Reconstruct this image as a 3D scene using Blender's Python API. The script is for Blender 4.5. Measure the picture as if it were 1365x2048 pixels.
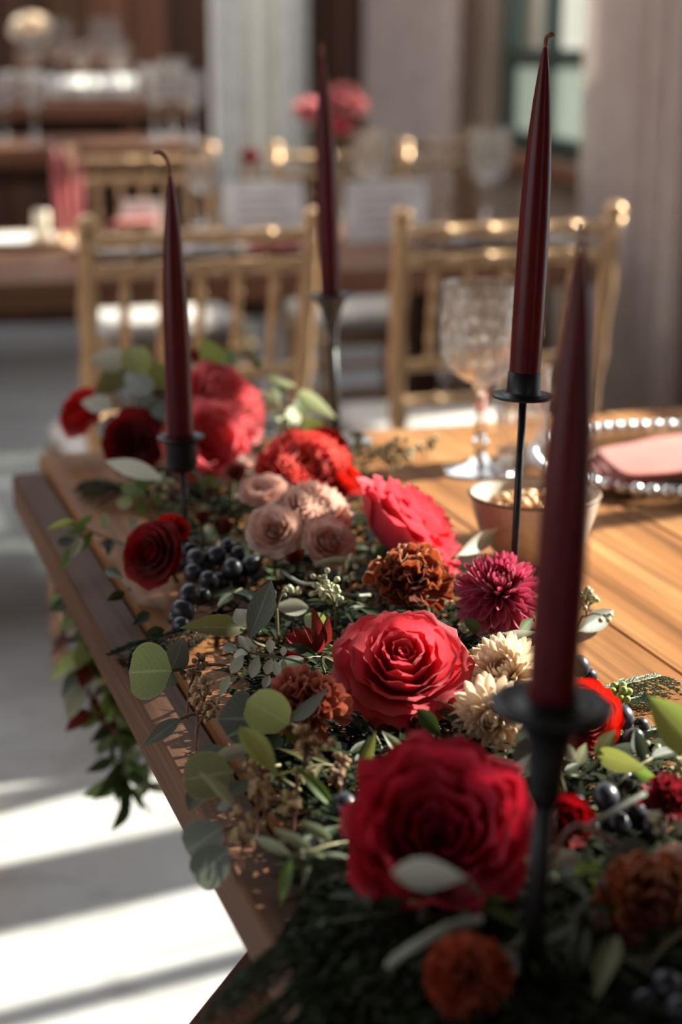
import bpy, math, random
from mathutils import Vector, Matrix, noise

for o in list(bpy.data.objects): bpy.data.objects.remove(o)
SC = bpy.context.scene
COL = SC.collection
RND = random.Random(7)
PI = math.pi
T = 0.75                      # height of the table top (m)

# ------------------------------------------------------------------ camera
FPX, PITCH, YAW, CAMZ = 3500.0, math.radians(15), math.radians(17.5), 1.21
CF = Vector((math.sin(YAW)*math.cos(PITCH), math.cos(YAW)*math.cos(PITCH), -math.sin(PITCH)))
CR = Vector((math.cos(YAW), -math.sin(YAW), 0))
CU = CR.cross(CF)
FH = Vector((math.sin(YAW), math.cos(YAW), 0))
CC = Vector((0, 0, CAMZ))
cam = bpy.data.cameras.new('camera')
cam.sensor_fit = 'VERTICAL'; cam.sensor_height = 36.0; cam.sensor_width = 24.0
cam.lens = FPX/2048*36
cam.clip_start = 0.05
cam.dof.use_dof = True
cam.dof.focus_distance = 1.235
cam.dof.aperture_fstop = 3.7
cam.dof.aperture_blades = 0
camo = bpy.data.objects.new('camera', cam); COL.objects.link(camo)
m3 = Matrix((CR, CU, -CF)).transposed()
camo.matrix_world = Matrix.Translation(CC) @ m3.to_4x4()
SC.camera = camo

# ------------------------------------------------------------------ world, sun, exposure
SC.view_settings.view_transform = 'Standard'
SC.view_settings.look = 'None'
SC.view_settings.gamma = 1.0
SC.view_settings.use_curve_mapping = False
SC.view_settings.exposure = 0.40
W = bpy.data.worlds.new('overcast_sky'); SC.world = W; W.use_nodes = True
bg = W.node_tree.nodes['Background']
bg.inputs[0].default_value = (0.94, 0.97, 1.0, 1); bg.inputs[1].default_value = 1.65
SUN_AZ, SUN_EL = math.radians(10), math.radians(30)
SUN_DIR = Vector((math.cos(SUN_AZ)*math.cos(SUN_EL), math.sin(SUN_AZ)*math.cos(SUN_EL), math.sin(SUN_EL)))  # towards the sun
sl = bpy.data.lights.new('sun', 'SUN'); sl.energy = 16.0; sl.angle = math.radians(0.9); sl.color = (1.0, 0.93, 0.83)
so = bpy.data.objects.new('sun', sl); COL.objects.link(so)
so.rotation_euler = SUN_DIR.to_track_quat('Z', 'Y').to_euler()
so.location = (6, 6, 6)
SC.cycles.max_bounces = 10; SC.cycles.transparent_max_bounces = 24; SC.cycles.transmission_bounces = 10
SC.cycles.caustics_reflective = False; SC.cycles.caustics_refractive = False
SC.cycles.sample_clamp_indirect = 4.0
SC.cycles.use_denoising = True

# ------------------------------------------------------------------ helpers
def ray(x, y): return CF + CR*((x-682.5)/FPX) - CU*((y-1024)/FPX)
def at(x, y, z):              # where the line of sight meets the level z
    d = ray(x, y); return CC + d*((z-CAMZ)/d.z)
def on(x, y, B):              # where it meets the upright plane through B that faces the camera
    d = ray(x, y); return CC + d*((B-CC).dot(FH)/d.dot(FH))
def mpp(p): return (p-CC).dot(CF)/FPX        # metres per pixel at p
def camdir(r, u, t): return (CR*r + Vector((0, 0, 1))*u - FH*t).normalized()

def mesh(name, verts, faces, mat, uvs=None, smooth=True):
    me = bpy.data.meshes.new(name)
    me.from_pydata([tuple(v) for v in verts], [], faces)
    if uvs is not None:
        l = me.uv_layers.new(name='UVMap')
        idx = [0]*len(me.loops); me.loops.foreach_get('vertex_index', idx)
        flat = []
        for i in idx: flat.extend(uvs[i])
        l.data.foreach_set('uv', flat)
    if smooth: me.polygons.foreach_set('use_smooth', [True]*len(me.polygons))
    if mat: me.materials.append(mat)
    me.update()
    return me
def obj(name, me, parent=None, M=None):
    o = bpy.data.objects.new(name, me); COL.objects.link(o)
    if parent: o.parent = parent
    if M is not None: o.matrix_local = M if parent else M
    return o
def tag(o, label=None, cat=None, group=None, kind=None):
    if label: o['label'] = label
    if cat: o['category'] = cat
    if group: o['group'] = group
    if kind: o['kind'] = kind
    return o
def thing(name, label, cat, M=None, group=None):
    o = bpy.data.objects.new(name, None); COL.objects.link(o); o.empty_display_size = .02
    if M is not None: o.matrix_world = M
    return tag(o, label, cat, group)
def copy_tree(o, parent=None):
    c = o.copy(); COL.objects.link(c); c.parent = parent
    for ch in [x for x in o.children]: copy_tree(ch, c)
    return c
def frame(loc, zdir, spin=0.0, s=1.0):
    q = zdir.normalized().to_track_quat('Z', 'Y')
    return Matrix.Translation(loc) @ q.to_matrix().to_4x4() @ Matrix.Rotation(spin, 4, 'Z') @ Matrix.Scale(s, 4)

class MB:                      # collects shapes into one mesh
    def __init__(s): s.v = []; s.f = []; s.uv = []
    def add(s, v, f, uv=None):
        n = len(s.v); s.v += [Vector(a) for a in v]; s.f += [tuple(i+n for i in q) for q in f]
        s.uv += uv if uv else [(0, 0)]*len(v); return s
    def box(s, a, b):
        x0, y0, z0 = a; x1, y1, z1 = b
        v = [(x0,y0,z0),(x1,y0,z0),(x1,y1,z0),(x0,y1,z0),(x0,y0,z1),(x1,y0,z1),(x1,y1,z1),(x0,y1,z1)]
        return s.add(v, [(3,2,1,0),(4,5,6,7),(0,1,5,4),(1,2,6,5),(2,3,7,6),(3,0,4,7)])
    def bbox(s, a, b, r=.003):  # box with chamfered edges
        x0, y0, z0 = a; x1, y1, z1 = b
        r = min(r, (x1-x0)*.45, (y1-y0)*.45, (z1-z0)*.45)
        v = []
        def ring(z, q): return [(x0+q+(r if 0 else 0), y0+q, z)]
        def oct_(z, q):
            return [(x0+q+r,y0+q,z),(x1-q-r,y0+q,z),(x1-q,y0+q+r,z),(x1-q,y1-q-r,z),(x1-q-r,y1-q,z),(x0+q+r,y1-q,z),(x0+q,y1-q-r,z),(x0+q,y0+q+r,z)]
        v = oct_(z0, r*.6)+oct_(z0+r, 0)+oct_(z1-r, 0)+oct_(z1, r*.6)
        f = [tuple(range(7, -1, -1)), tuple(range(24, 32))]
        for k in range(3):
            for i in range(8):
                j = (i+1) % 8; f.append((k*8+i, k*8+j, k*8+8+j, k*8+8+i))
        return s.add(v, f)
    def tube(s, pts, rad, seg=8, cap=True):
        pts = [Vector(p) for p in pts]; n = len(pts)
        if not isinstance(rad, (list, tuple)): rad = [rad]*n
        v = []; f = []; ref = None
        for i, p in enumerate(pts):
            t = (pts[min(i+1, n-1)]-pts[max(i-1, 0)])
            if t.length < 1e-9: t = Vector((0, 0, 1))
            t.normalize()
            if ref is None: ref = Vector((1, 0, 0)) if abs(t.x) < .9 else Vector((0, 1, 0))
            a = (ref - t*ref.dot(t)); a.normalize(); b = t.cross(a); ref = a
            for k in range(seg):
                q = 2*PI*k/seg; v.append(p + (a*math.cos(q)+b*math.sin(q))*rad[i])
        for i in range(n-1):
            for k in range(seg):
                j = (k+1) % seg; f.append((i*seg+k, i*seg+j, (i+1)*seg+j, (i+1)*seg+k))
        if cap: f.append(tuple(range(seg-1, -1, -1))); f.append(tuple((n-1)*seg+k for k in range(seg)))
        return s.add(v, f)
    def lathe(s, prof, seg=32, c=(0, 0, 0), closed=False):
        v = []; f = []; n = len(prof); c = Vector(c); uv = []
        for i, (r, z) in enumerate(prof):
            for k in range(seg):
                q = 2*PI*k/seg; v.append(c+Vector((r*math.cos(q), r*math.sin(q), z))); uv.append((k/seg, i/max(1, n-1)))
        m = n if closed else n-1
        for i in range(m):
            i2 = (i+1) % n
            for k in range(seg):
                j = (k+1) % seg; f.append((i*seg+k, i*seg+j, i2*seg+j, i2*seg+k))
        return s.add(v, f, uv)
    def ell(s, c, rx, ry, rz, nu=12, nv=8):
        pr = [(math.sin(PI*i/nv), -math.cos(PI*i/nv)) for i in range(nv+1)]
        v = []; f = []
        for r, z in pr:
            for k in range(nu):
                q = 2*PI*k/nu; v.append((c[0]+rx*r*math.cos(q), c[1]+ry*r*math.sin(q), c[2]+rz*z))
        for i in range(nv):
            for k in range(nu):
                j = (k+1) % nu; f.append((i*nu+k, i*nu+j, (i+1)*nu+j, (i+1)*nu+k))
        return s.add(v, f)
    def xf(s, M):
        s.v = [M @ p for p in s.v]; return s
    def me(s, name, mat, smooth=True): return mesh(name, s.v, s.f, mat, s.uv, smooth)
    def build(s, name, mat, parent=None, smooth=True, M=None): return obj(name, s.me(name, mat, smooth), parent, M)

def catmull(pts, n=6):
    pts = [Vector(p) for p in pts]; out = []
    if len(pts) < 3:
        return [pts[0].lerp(pts[-1], i/n) for i in range(n+1)]
    P = [2*pts[0]-pts[1]]+pts+[2*pts[-1]-pts[-2]]
    for i in range(1, len(P)-2):
        for k in range(n):
            t = k/n; a, b, c, d = P[i-1], P[i], P[i+1], P[i+2]
            out.append(.5*((2*b)+(c-a)*t+(2*a-5*b+4*c-d)*t*t+(3*b-a-3*c+d)*t**3))
    out.append(pts[-1]); return out

# ------------------------------------------------------------------ materials
def newmat(name):
    m = bpy.data.materials.new(name); m.use_nodes = True; nt = m.node_tree
    return m, nt, nt.nodes, nt.links, nt.nodes['Principled BSDF']
def ramp(N, L, src, stops):
    r = N.new('ShaderNodeValToRGB'); e = r.color_ramp.elements
    while len(e) < len(stops): e.new(.5)
    for i, (p, c) in enumerate(stops): e[i].position = p; e[i].color = (*c, 1)
    L.new(src, r.inputs[0]); return r.outputs[0]
def nz(N, L, scale, detail=4, coord='Object', sc=(1, 1, 1), rot=(0, 0, 0), dist=0.0):
    tc = N.new('ShaderNodeTexCoord'); mp = N.new('ShaderNodeMapping'); t = N.new('ShaderNodeTexNoise')
    mp.inputs['Scale'].default_value = sc; mp.inputs['Rotation'].default_value = rot
    t.inputs['Scale'].default_value = scale; t.inputs['Detail'].default_value = detail; t.inputs['Distortion'].default_value = dist
    L.new(tc.outputs[coord], mp.inputs[0]); L.new(mp.outputs[0], t.inputs[0]); return t
def bump(N, L, b, h, strength=.3, dist=.002):
    n = N.new('ShaderNodeBump'); n.inputs['Strength'].default_value = strength; n.inputs['Distance'].default_value = dist
    L.new(h, n.inputs['Height']); L.new(n.outputs[0], b.inputs['Normal']); return n
def mixc(N, L, fac, a, b, mode='MIX'):
    m = N.new('ShaderNodeMix'); m.data_type = 'RGBA'; m.blend_type = mode
    if isinstance(fac, float): m.inputs[0].default_value = fac
    else: L.new(fac, m.inputs[0])
    for s, x in ((6, a), (7, b)):
        if isinstance(x, tuple): m.inputs[s].default_value = (*x, 1)
        else: L.new(x, m.inputs[s])
    return m.outputs[2]
def simple(name, col, rough=.5, metal=0.0, var=.15, scale=30, spec=.5, bmp=0.0, coat=0.0):
    m, nt, N, L, b = newmat(name)
    t = nz(N, L, scale)
    c = ramp(N, L, t.outputs[0], [(.3, tuple(x*(1-var) for x in col)), (.7, tuple(min(1, x*(1+var)) for x in col))])
    L.new(c, b.inputs['Base Color'])
    b.inputs['Roughness'].default_value = rough; b.inputs['Metallic'].default_value = metal
    b.inputs['Specular IOR Level'].default_value = spec; b.inputs['Coat Weight'].default_value = coat
    if bmp: bump(N, L, b, t.outputs[0], bmp)
    return m
def thin(name, stops, trans=.35, tcol=None, rough=.55, edge=None, vein=None, spec=.25, spots=.0, scale=60, sheen=0.0, ebump=.25):
    """petal / leaf: colour runs along UV v; some light passes through"""
    m, nt, N, L, b = newmat(name)
    uv = N.new('ShaderNodeUVMap'); uv.uv_map = 'UVMap'
    sp = N.new('ShaderNodeSeparateXYZ'); L.new(uv.outputs[0], sp.inputs[0])
    c = ramp(N, L, sp.outputs[1], stops)
    t = nz(N, L, scale, 3)
    v = ramp(N, L, t.outputs[0], [(.3, (.72,.72,.72)), (.7, (1.12,1.12,1.12))])
    c = mixc(N, L, .8, c, v, 'MULTIPLY')
    oi = N.new('ShaderNodeObjectInfo')
    rv = ramp(N, L, oi.outputs['Random'], [(0, (.78,.78,.78)), (1, (1.15,1.12,1.1))])
    c = mixc(N, L, .8, c, rv, 'MULTIPLY')
    if vein:
        a = N.new('ShaderNodeMath'); a.operation = 'ABSOLUTE'
        s_ = N.new('ShaderNodeMath'); s_.operation = 'SUBTRACT'; s_.inputs[1].default_value = .5
        L.new(sp.outputs[0], s_.inputs[0]); L.new(s_.outputs[0], a.inputs[0])
        f = ramp(N, L, a.outputs[0], [(.012, (1,1,1)), (.035, (0,0,0))])
        c = mixc(N, L, f, c, vein)
        w = N.new('ShaderNodeTexWave'); w.inputs['Scale'].default_value = 3.0; w.inputs['Distortion'].default_value = 1.5
        mp = N.new('ShaderNodeMapping'); mp.inputs['Rotation'].default_value = (0, 0, .9)
        cb = N.new('ShaderNodeCombineXYZ'); L.new(a.outputs[0], cb.inputs[0]); L.new(sp.outputs[1], cb.inputs[1])
        L.new(cb.outputs[0], mp.inputs[0]); L.new(mp.outputs[0], w.inputs[0])
        f2 = ramp(N, L, w.outputs['Fac'], [(.92, (0,0,0)), (1.0, (.35,.35,.35))])
        c = mixc(N, L, f2, c, vein)
    if edge:
        # pale or dark rim along the outline
        a = N.new('ShaderNodeMath'); a.operation = 'SUBTRACT'; a.inputs[1].default_value = .5; L.new(sp.outputs[0], a.inputs[0])
        b2 = N.new('ShaderNodeMath'); b2.operation = 'ABSOLUTE'; L.new(a.outputs[0], b2.inputs[0])
        m2 = N.new('ShaderNodeMath'); m2.operation = 'MULTIPLY'; m2.inputs[1].default_value = 2; L.new(b2.outputs[0], m2.inputs[0])
        mx = N.new('ShaderNodeMath'); mx.operation = 'MAXIMUM'; L.new(m2.outputs[0], mx.inputs[0]); L.new(sp.outputs[1], mx.inputs[1])
        f = ramp(N, L, mx.outputs[0], [(edge[1], (0,0,0)), (edge[2], (1,1,1))])
        c = mixc(N, L, f, c, edge[0])
    if spots:
        t2 = nz(N, L, 260, 2); f = ramp(N, L, t2.outputs[0], [(.70, (0,0,0)), (.74, (spots,)*3)])
        c = mixc(N, L, f, c, (.06,.04,.02))
    L.new(c, b.inputs['Base Color'])
    b.inputs['Roughness'].default_value = rough; b.inputs['Specular IOR Level'].default_value = spec
    b.inputs['Sheen Weight'].default_value = sheen
    bump(N, L, b, t.outputs[0], ebump, .0015)
    tr = N.new('ShaderNodeBsdfTranslucent')
    if tcol: L.new(mixc(N, L, .75, c, tcol), tr.inputs[0])
    else: L.new(c, tr.inputs[0])
    mx = N.new('ShaderNodeMixShader'); mx.inputs[0].default_value = trans
    L.new(b.outputs[0], mx.inputs[1]); L.new(tr.outputs[0], mx.inputs[2])
    L.new(mx.outputs[0], N['Material Output'].inputs[0])
    return m
def wood(name, dark, mid, light, axis=1, scale=9, rough=.5, spec=.4, grain=14, knots=True, coat=0.0):
    m, nt, N, L, b = newmat(name)
    sc = [1, 1, 1]; sc[axis] = .07
    oi = N.new('ShaderNodeObjectInfo')
    t = nz(N, L, scale, 8, sc=tuple(sc), dist=1.2)
    t2 = nz(N, L, scale*grain, 3, sc=tuple(x if x == 1 else .03 for x in sc))
    # shift the pattern for each plank
    for tx in (t, t2):
        mp = tx.inputs[0].links[0].from_node
        cb = N.new('ShaderNodeCombineXYZ'); ml = N.new('ShaderNodeMath'); ml.operation = 'MULTIPLY'; ml.inputs[1].default_value = 17.0
        L.new(oi.outputs['Random'], ml.inputs[0])
        for k in range(3): L.new(ml.outputs[0], cb.inputs[k])
        L.new(cb.outputs[0], mp.inputs['Location'])
    c = ramp(N, L, t.outputs[0], [(.28, dark), (.5, mid), (.72, light)])
    g = ramp(N, L, t2.outputs[0], [(.35, (.55,.55,.55)), (.6, (1.08,1.08,1.08))])
    c = mixc(N, L, .75, c, g, 'MULTIPLY')
    rv = ramp(N, L, oi.outputs['Random'], [(0, (.8,.8,.8)), (1, (1.15,1.15,1.15))])
    c = mixc(N, L, .8, c, rv, 'MULTIPLY')
    L.new(c, b.inputs['Base Color'])
    b.inputs['Roughness'].default_value = rough; b.inputs['Specular IOR Level'].default_value = spec; b.inputs['Coat Weight'].default_value = coat
    bump(N, L, b, t2.outputs[0], .35, .001)
    return m
def glassmat(name, tint=(1, 1, 1), clear=.45, rough=.0):
    m, nt, N, L, b = newmat(name)
    g = N.new('ShaderNodeBsdfGlass'); g.inputs['IOR'].default_value = 1.5; g.inputs['Roughness'].default_value = rough; g.inputs[0].default_value = (*tint, 1)
    t = N.new('ShaderNodeBsdfTransparent'); t.inputs[0].default_value = (*tint, 1)
    mx = N.new('ShaderNodeMixShader'); mx.inputs[0].default_value = clear
    L.new(g.outputs[0], mx.inputs[1]); L.new(t.outputs[0], mx.inputs[2]); L.new(mx.outputs[0], N['Material Output'].inputs[0])
    return m
def panemat(name, tint, refl=.08, rough=0.0, diff=0.0, dcol=(.5,.5,.5)):
    m, nt, N, L, b = newmat(name)
    t = N.new('ShaderNodeBsdfTransparent'); t.inputs[0].default_value = (*tint, 1)
    g = N.new('ShaderNodeBsdfGlossy'); g.inputs['Roughness'].default_value = rough
    mx = N.new('ShaderNodeMixShader'); mx.inputs[0].default_value = refl
    L.new(t.outputs[0], mx.inputs[1]); L.new(g.outputs[0], mx.inputs[2])
    if diff:
        d = N.new('ShaderNodeBsdfTranslucent'); d.inputs[0].default_value = (*dcol, 1)
        m2 = N.new('ShaderNodeMixShader'); m2.inputs[0].default_value = diff
        L.new(mx.outputs[0], m2.inputs[1]); L.new(d.outputs[0], m2.inputs[2]); L.new(m2.outputs[0], N['Material Output'].inputs[0])
    else: L.new(mx.outputs[0], N['Material Output'].inputs[0])
    return m
def cloth(name, col, trans=.0, clear=.0, scale=40):
    m, nt, N, L, b = newmat(name)
    t = nz(N, L, scale, 4)
    c = ramp(N, L, t.outputs[0], [(.3, tuple(x*.88 for x in col)), (.7, tuple(min(1, x*1.08) for x in col))])
    L.new(c, b.inputs['Base Color']); b.inputs['Roughness'].default_value = .9; b.inputs['Specular IOR Level'].default_value = .15; b.inputs['Sheen Weight'].default_value = .2
    out = b.outputs[0]
    if trans:
        tr = N.new('ShaderNodeBsdfTranslucent'); L.new(c, tr.inputs[0])
        mx = N.new('ShaderNodeMixShader'); mx.inputs[0].default_value = trans; L.new(out, mx.inputs[1]); L.new(tr.outputs[0], mx.inputs[2]); out = mx.outputs[0]
    if clear:
        tp = N.new('ShaderNodeBsdfTransparent')
        mx = N.new('ShaderNodeMixShader'); mx.inputs[0].default_value = clear; L.new(out, mx.inputs[1]); L.new(tp.outputs[0], mx.inputs[2]); out = mx.outputs[0]
    L.new(out, N['Material Output'].inputs[0])
    return m

M = {}
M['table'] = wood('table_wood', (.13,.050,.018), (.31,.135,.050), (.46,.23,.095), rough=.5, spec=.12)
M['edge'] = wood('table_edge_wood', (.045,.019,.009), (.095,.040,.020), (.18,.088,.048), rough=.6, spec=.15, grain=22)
M['darkwood'] = wood('dark_timber', (.028,.011,.005), (.07,.026,.011), (.13,.05,.022), axis=2, scale=5, rough=.6)
M['redwood'] = wood('reddish_timber', (.07,.026,.012), (.16,.062,.03), (.24,.10,.05), axis=2, scale=5, rough=.55)
M['backtable'] = wood('orange_brown_wood', (.08,.03,.014), (.17,.068,.032), (.26,.12,.06), axis=0, rough=.45)
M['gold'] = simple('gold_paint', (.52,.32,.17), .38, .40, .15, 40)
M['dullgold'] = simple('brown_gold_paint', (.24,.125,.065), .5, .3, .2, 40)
M['cushion'] = cloth('cream_cushion', (.55,.50,.45))
M['iron'] = simple('black_iron', (.028,.028,.030), .42, .75, .35, 90, bmp=.15)
M['iron_grey'] = simple('grey_iron', (.075,.08,.085), .5, .6, .25, 90, bmp=.15)
M['glass'] = glassmat('cut_glass', (1,1,1), .15, .045)
M['clearglass'] = glassmat('clear_glass', (1,1,1), .55)
M['bead'] = simple('silvered_glass_bead', (.75,.74,.72), .12, .85, .05)
M['napkin'] = cloth('coral_napkin', (.50,.155,.13), .08)
M['bowl'] = simple('speckled_white_glaze', (.60,.55,.48), .2, 0, .12, 160, coat=.4)
M['bowlrim'] = simple('bare_brown_clay_rim', (.16,.085,.045), .55)
M['nut'] = simple('roasted_nut', (.42,.19,.06), .45, 0, .35, 60)
M['nut2'] = simple('pale_nut', (.62,.40,.20), .5, 0, .2, 60)
M['floor'] = None
M['green_iron'] = simple('dark_green_window_paint', (.028,.045,.036), .5)
M['outside'] = simple('pale_outdoor_wall', (.50,.46,.39), .9, 0, .25, 1.5)
M['plaster'] = simple('taupe_plaster', (.24,.175,.13), .9, 0, .15, 4)
M['sheer'] = cloth('taupe_sheer_curtain', (.74,.63,.57), .55, .10, 12)
M['fine_sheer'] = cloth('fine_sheer_curtain', (.74,.63,.57), .5, .35, 12)
M['white_sheer'] = cloth('white_sheer_curtain', (.86,.86,.85), .6, .15, 12)
M['paper'] = cloth('white_card', (.88,.87,.86), .45)
M['china'] = simple('white_china', (.78,.77,.75), .15, 0, .03, coat=.5)
M['wick'] = simple('waxed_wick', (.22,.085,.045), .7, 0, .4, 200)
M['pinkwax'] = simple('dusty_pink_wax', (.42,.10,.11), .45)
M['ivorywax'] = simple('ivory_wax', (.72,.62,.48), .45)
M['pane'] = panemat('window_glass', (.95,.97,.95), .06)
M['frosted'] = panemat('frosted_window_glass', (.55,.60,.56), .06, .3, .3, (.20,.22,.21))
def waxmat():
    m, nt, N, L, b = newmat('dark_red_wax')
    t = nz(N, L, 45, 5); t2 = nz(N, L, 420, 2)
    c = ramp(N, L, t.outputs[0], [(.3, (.072,.0045,.006)), (.7, (.112,.0065,.009))])
    f = ramp(N, L, t2.outputs[0], [(.74, (0,0,0)), (.78, (.6,.6,.6))])
    c = mixc(N, L, f, c, (.40,.12,.12))
    L.new(c, b.inputs['Base Color']); b.inputs['Roughness'].default_value = .30; b.inputs['Specular IOR Level'].default_value = .22
    b.inputs['Subsurface Weight'].default_value = .45; b.inputs['Subsurface Radius'].default_value = (.012,.0006,.0009); b.inputs['Subsurface Scale'].default_value = 1.0
    bump(N, L, b, t.outputs[0], .12, .002)
    return m
M['wax'] = waxmat()
def floormat():
    m, nt, N, L, b = newmat('polished_concrete')
    t = nz(N, L, 2.2, 8, dist=.4); t2 = nz(N, L, 40, 4); t3 = nz(N, L, 1.1, 5, sc=(1, 2.5, 1), dist=2.0)
    c = ramp(N, L, t.outputs[0], [(.3, (.38,.38,.38)), (.7, (.48,.48,.48))])
    g = ramp(N, L, t2.outputs[0], [(.3, (.88,.88,.88)), (.7, (1.04,1.04,1.04))]); c = mixc(N, L, .7, c, g, 'MULTIPLY')
    s = ramp(N, L, t3.outputs[0], [(.47, (0,0,0)), (.5, (.35,.35,.35)), (.53, (0,0,0))])
    c = mixc(N, L, s, c, (.18,.17,.16))
    L.new(c, b.inputs['Base Color']); b.inputs['Roughness'].default_value = .38; b.inputs['Specular IOR Level'].default_value = .35
    bump(N, L, b, t2.outputs[0], .1, .001)
    return m
M['floor'] = floormat()

# petals
def pm(name, base, mid, tip, tcol=None, trans=.35, edge=None, sheen=.1, rough=.6, ebump=.25):
    return thin(name, [(0, base), (.55, mid), (1, tip)], trans, tcol, rough, edge, None, .2, 0, 55, sheen, ebump)
M['coral'] = pm('coral_pink_petal', (.46,.016,.045), (.66,.055,.095), (.78,.13,.16), (.9,.07,.10), .42)
M['crimson_pink'] = pm('crimson_pink_petal', (.28,.004,.022), (.47,.012,.045), (.58,.040,.075), (.72,.018,.045))
M['peony'] = pm('bright_coral_petal', (.62,.03,.07), (.78,.12,.16), (.88,.30,.33), (.95,.15,.17), .45)
M['peony_red'] = pm('coral_red_petal', (.46,.016,.020), (.64,.065,.065), (.76,.17,.15), (.9,.08,.06))
M['red'] = pm('bright_red_petal', (.30,.003,.003), (.52,.008,.006), (.64,.016,.010), (.9,.02,.006))
M['darkred'] = pm('dark_red_petal', (.07,.001,.003), (.17,.003,.006), (.27,.006,.010), (.40,.004,.008), .3)
M['blush'] = pm('blush_petal', (.74,.34,.25), (.87,.57,.47), (.93,.76,.68), (.9,.55,.45))
M['rust'] = pm('rust_orange_petal', (.10,.014,.006), (.19,.032,.013), (.27,.06,.024), (.5,.09,.02), .3, ((.70,.46,.30), .955, .995), rough=.7)
M['terracotta'] = pm('terracotta_petal', (.28,.060,.036), (.44,.125,.078), (.54,.20,.135), (.5,.10,.05), .28, ((.55,.30,.22), .95, 1.0), rough=.75)
M['brick'] = pm('brick_orange_petal', (.20,.02,.010), (.36,.05,.022), (.46,.10,.05), (.5,.08,.03), .28, rough=.75)
M['burgundy'] = pm('burgundy_petal', (.08,.004,.012), (.20,.012,.028), (.30,.03,.05), (.4,.02,.03), .3)
M['dahlia'] = pm('raspberry_petal', (.16,.006,.030), (.40,.030,.085), (.48,.06,.13), (.6,.05,.12), .3, ((.62,.22,.30), .80, 1.0))
M['creampetal'] = pm('cream_petal', (.72,.48,.27), (.83,.69,.52), (.90,.82,.71), (.9,.68,.46), .35)
M['pink'] = pm('soft_pink_petal', (.62,.14,.16), (.72,.24,.26), (.78,.36,.37), (.85,.3,.3))
M['maroon'] = pm('maroon_bud_petal', (.035,.003,.005), (.10,.010,.011), (.20,.035,.028), (.22,.02,.015), .3)
# leaves
def lm(name, a, b_, tcol, trans=.3, vein=None, edge=None, spots=0, rough=.5, spec=.35):
    return thin(name, [(0, a), (1, b_)], trans, tcol, rough, edge, vein, spec, spots, 45)
M['euc_green'] = lm('eucalyptus_green', (.17,.22,.085), (.24,.29,.13), (.36,.46,.08), .4, (.40,.44,.22), ((.42,.36,.20), .95, 1.0), .3)
M['euc_lime'] = lm('eucalyptus_lime', (.32,.38,.13), (.42,.48,.20), (.55,.65,.14), .45, (.5,.55,.3), ((.50,.42,.25), .95, 1.0))
M['euc_grey'] = lm('eucalyptus_silver_grey', (.125,.145,.125), (.18,.20,.175), (.17,.21,.14), .2, (.28,.30,.26), ((.30,.24,.19), .95, 1.0))
M['euc_pale'] = lm('eucalyptus_pale_underside', (.54,.56,.46), (.66,.68,.58), (.58,.6,.42), .3, (.6,.62,.54))
M['euc_olive'] = lm('eucalyptus_olive', (.11,.12,.045), (.17,.17,.07), (.28,.30,.06), .35, (.28,.27,.14), ((.45,.34,.2), .94, 1.0))
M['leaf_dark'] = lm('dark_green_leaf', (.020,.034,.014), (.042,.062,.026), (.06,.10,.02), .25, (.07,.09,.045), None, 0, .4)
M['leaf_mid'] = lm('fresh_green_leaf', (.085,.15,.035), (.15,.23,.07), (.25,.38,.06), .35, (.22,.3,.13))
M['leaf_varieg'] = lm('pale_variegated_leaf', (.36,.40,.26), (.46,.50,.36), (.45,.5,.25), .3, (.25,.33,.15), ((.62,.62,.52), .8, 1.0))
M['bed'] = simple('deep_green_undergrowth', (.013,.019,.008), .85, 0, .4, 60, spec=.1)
M['fern'] = simple('dark_fern_green', (.035,.050,.022), .6, 0, .3, 60)
M['cedar'] = simple('blue_green_fern', (.13,.20,.15), .6, 0, .3, 60)
M['stem'] = simple('green_brown_stem', (.16,.14,.07), .6, 0, .25, 80)
M['stem_red'] = simple('reddish_stem', (.20,.09,.06), .6, 0, .25, 80)
M['stem_grey'] = simple('grey_green_stem', (.22,.23,.19), .6, 0, .2, 80)
M['seed'] = simple('ochre_eucalyptus_seed', (.44,.29,.13), .55, 0, .3, 90)
M['seed_pale'] = simple('pale_green_eucalyptus_seed', (.42,.43,.26), .55, 0, .2, 90)
M['seed_brown'] = simple('brown_eucalyptus_seed', (.26,.155,.075), .6, 0, .25, 90)
M['berry_green'] = simple('yellow_green_berry', (.30,.40,.10), .3, 0, .2, 60)
def grapemat():
    m, nt, N, L, b = newmat('dark_grape_skin')
    t = nz(N, L, 70, 4)
    c = ramp(N, L, t.outputs[0], [(.35, (.010,.010,.016)), (.7, (.045,.050,.072))])
    L.new(c, b.inputs['Base Color'])
    r = ramp(N, L, t.outputs[0], [(.3, (.22,.22,.22)), (.7, (.5,.5,.5))]); L.new(r, b.inputs['Roughness'])
    return m
M['grape'] = grapemat()

# ------------------------------------------------------------------ room
def struct(name, mb, mat, smooth=False, label=None, cat='room'):
    o = mb.build(name, mat, None, smooth); o['kind'] = 'structure'
    if label: o['label'] = label; o['category'] = cat
    return o
fl = struct('floor', MB().box((-5,-3,-.1), (5,10,0)), M['floor'], label='grey polished concrete floor with bright sun patches', cat='floor')
struct('ceiling', MB().box((-5,-3,3.0), (2.6,2.7,3.15)).box((-5,7.2,3.0), (2.9,8.9,3.15)).box((1.7,2.7,3.0), (2.6,7.2,3.15)), M['darkwood'], label='unseen dark timber ceiling with a gap added to let daylight onto the tables', cat='ceiling')  # roof gap is made up, to raise the daylight deeper in the room
struct('wall_left', MB().box((-3.45,-2.8,0), (-3.3,-2.0,3.0)).box((-3.45,2.0,0), (-3.3,8.6,3.0)).box((-3.45,-2.0,0), (-3.3,2.0,.5)).box((-3.45,-2.0,2.7), (-3.3,2.0,3.0)), M['darkwood'], label='unseen dark timber wall with wide opening added to light the candles from the left', cat='wall')  # opening added for light and reflections on left-hand sides
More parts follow.
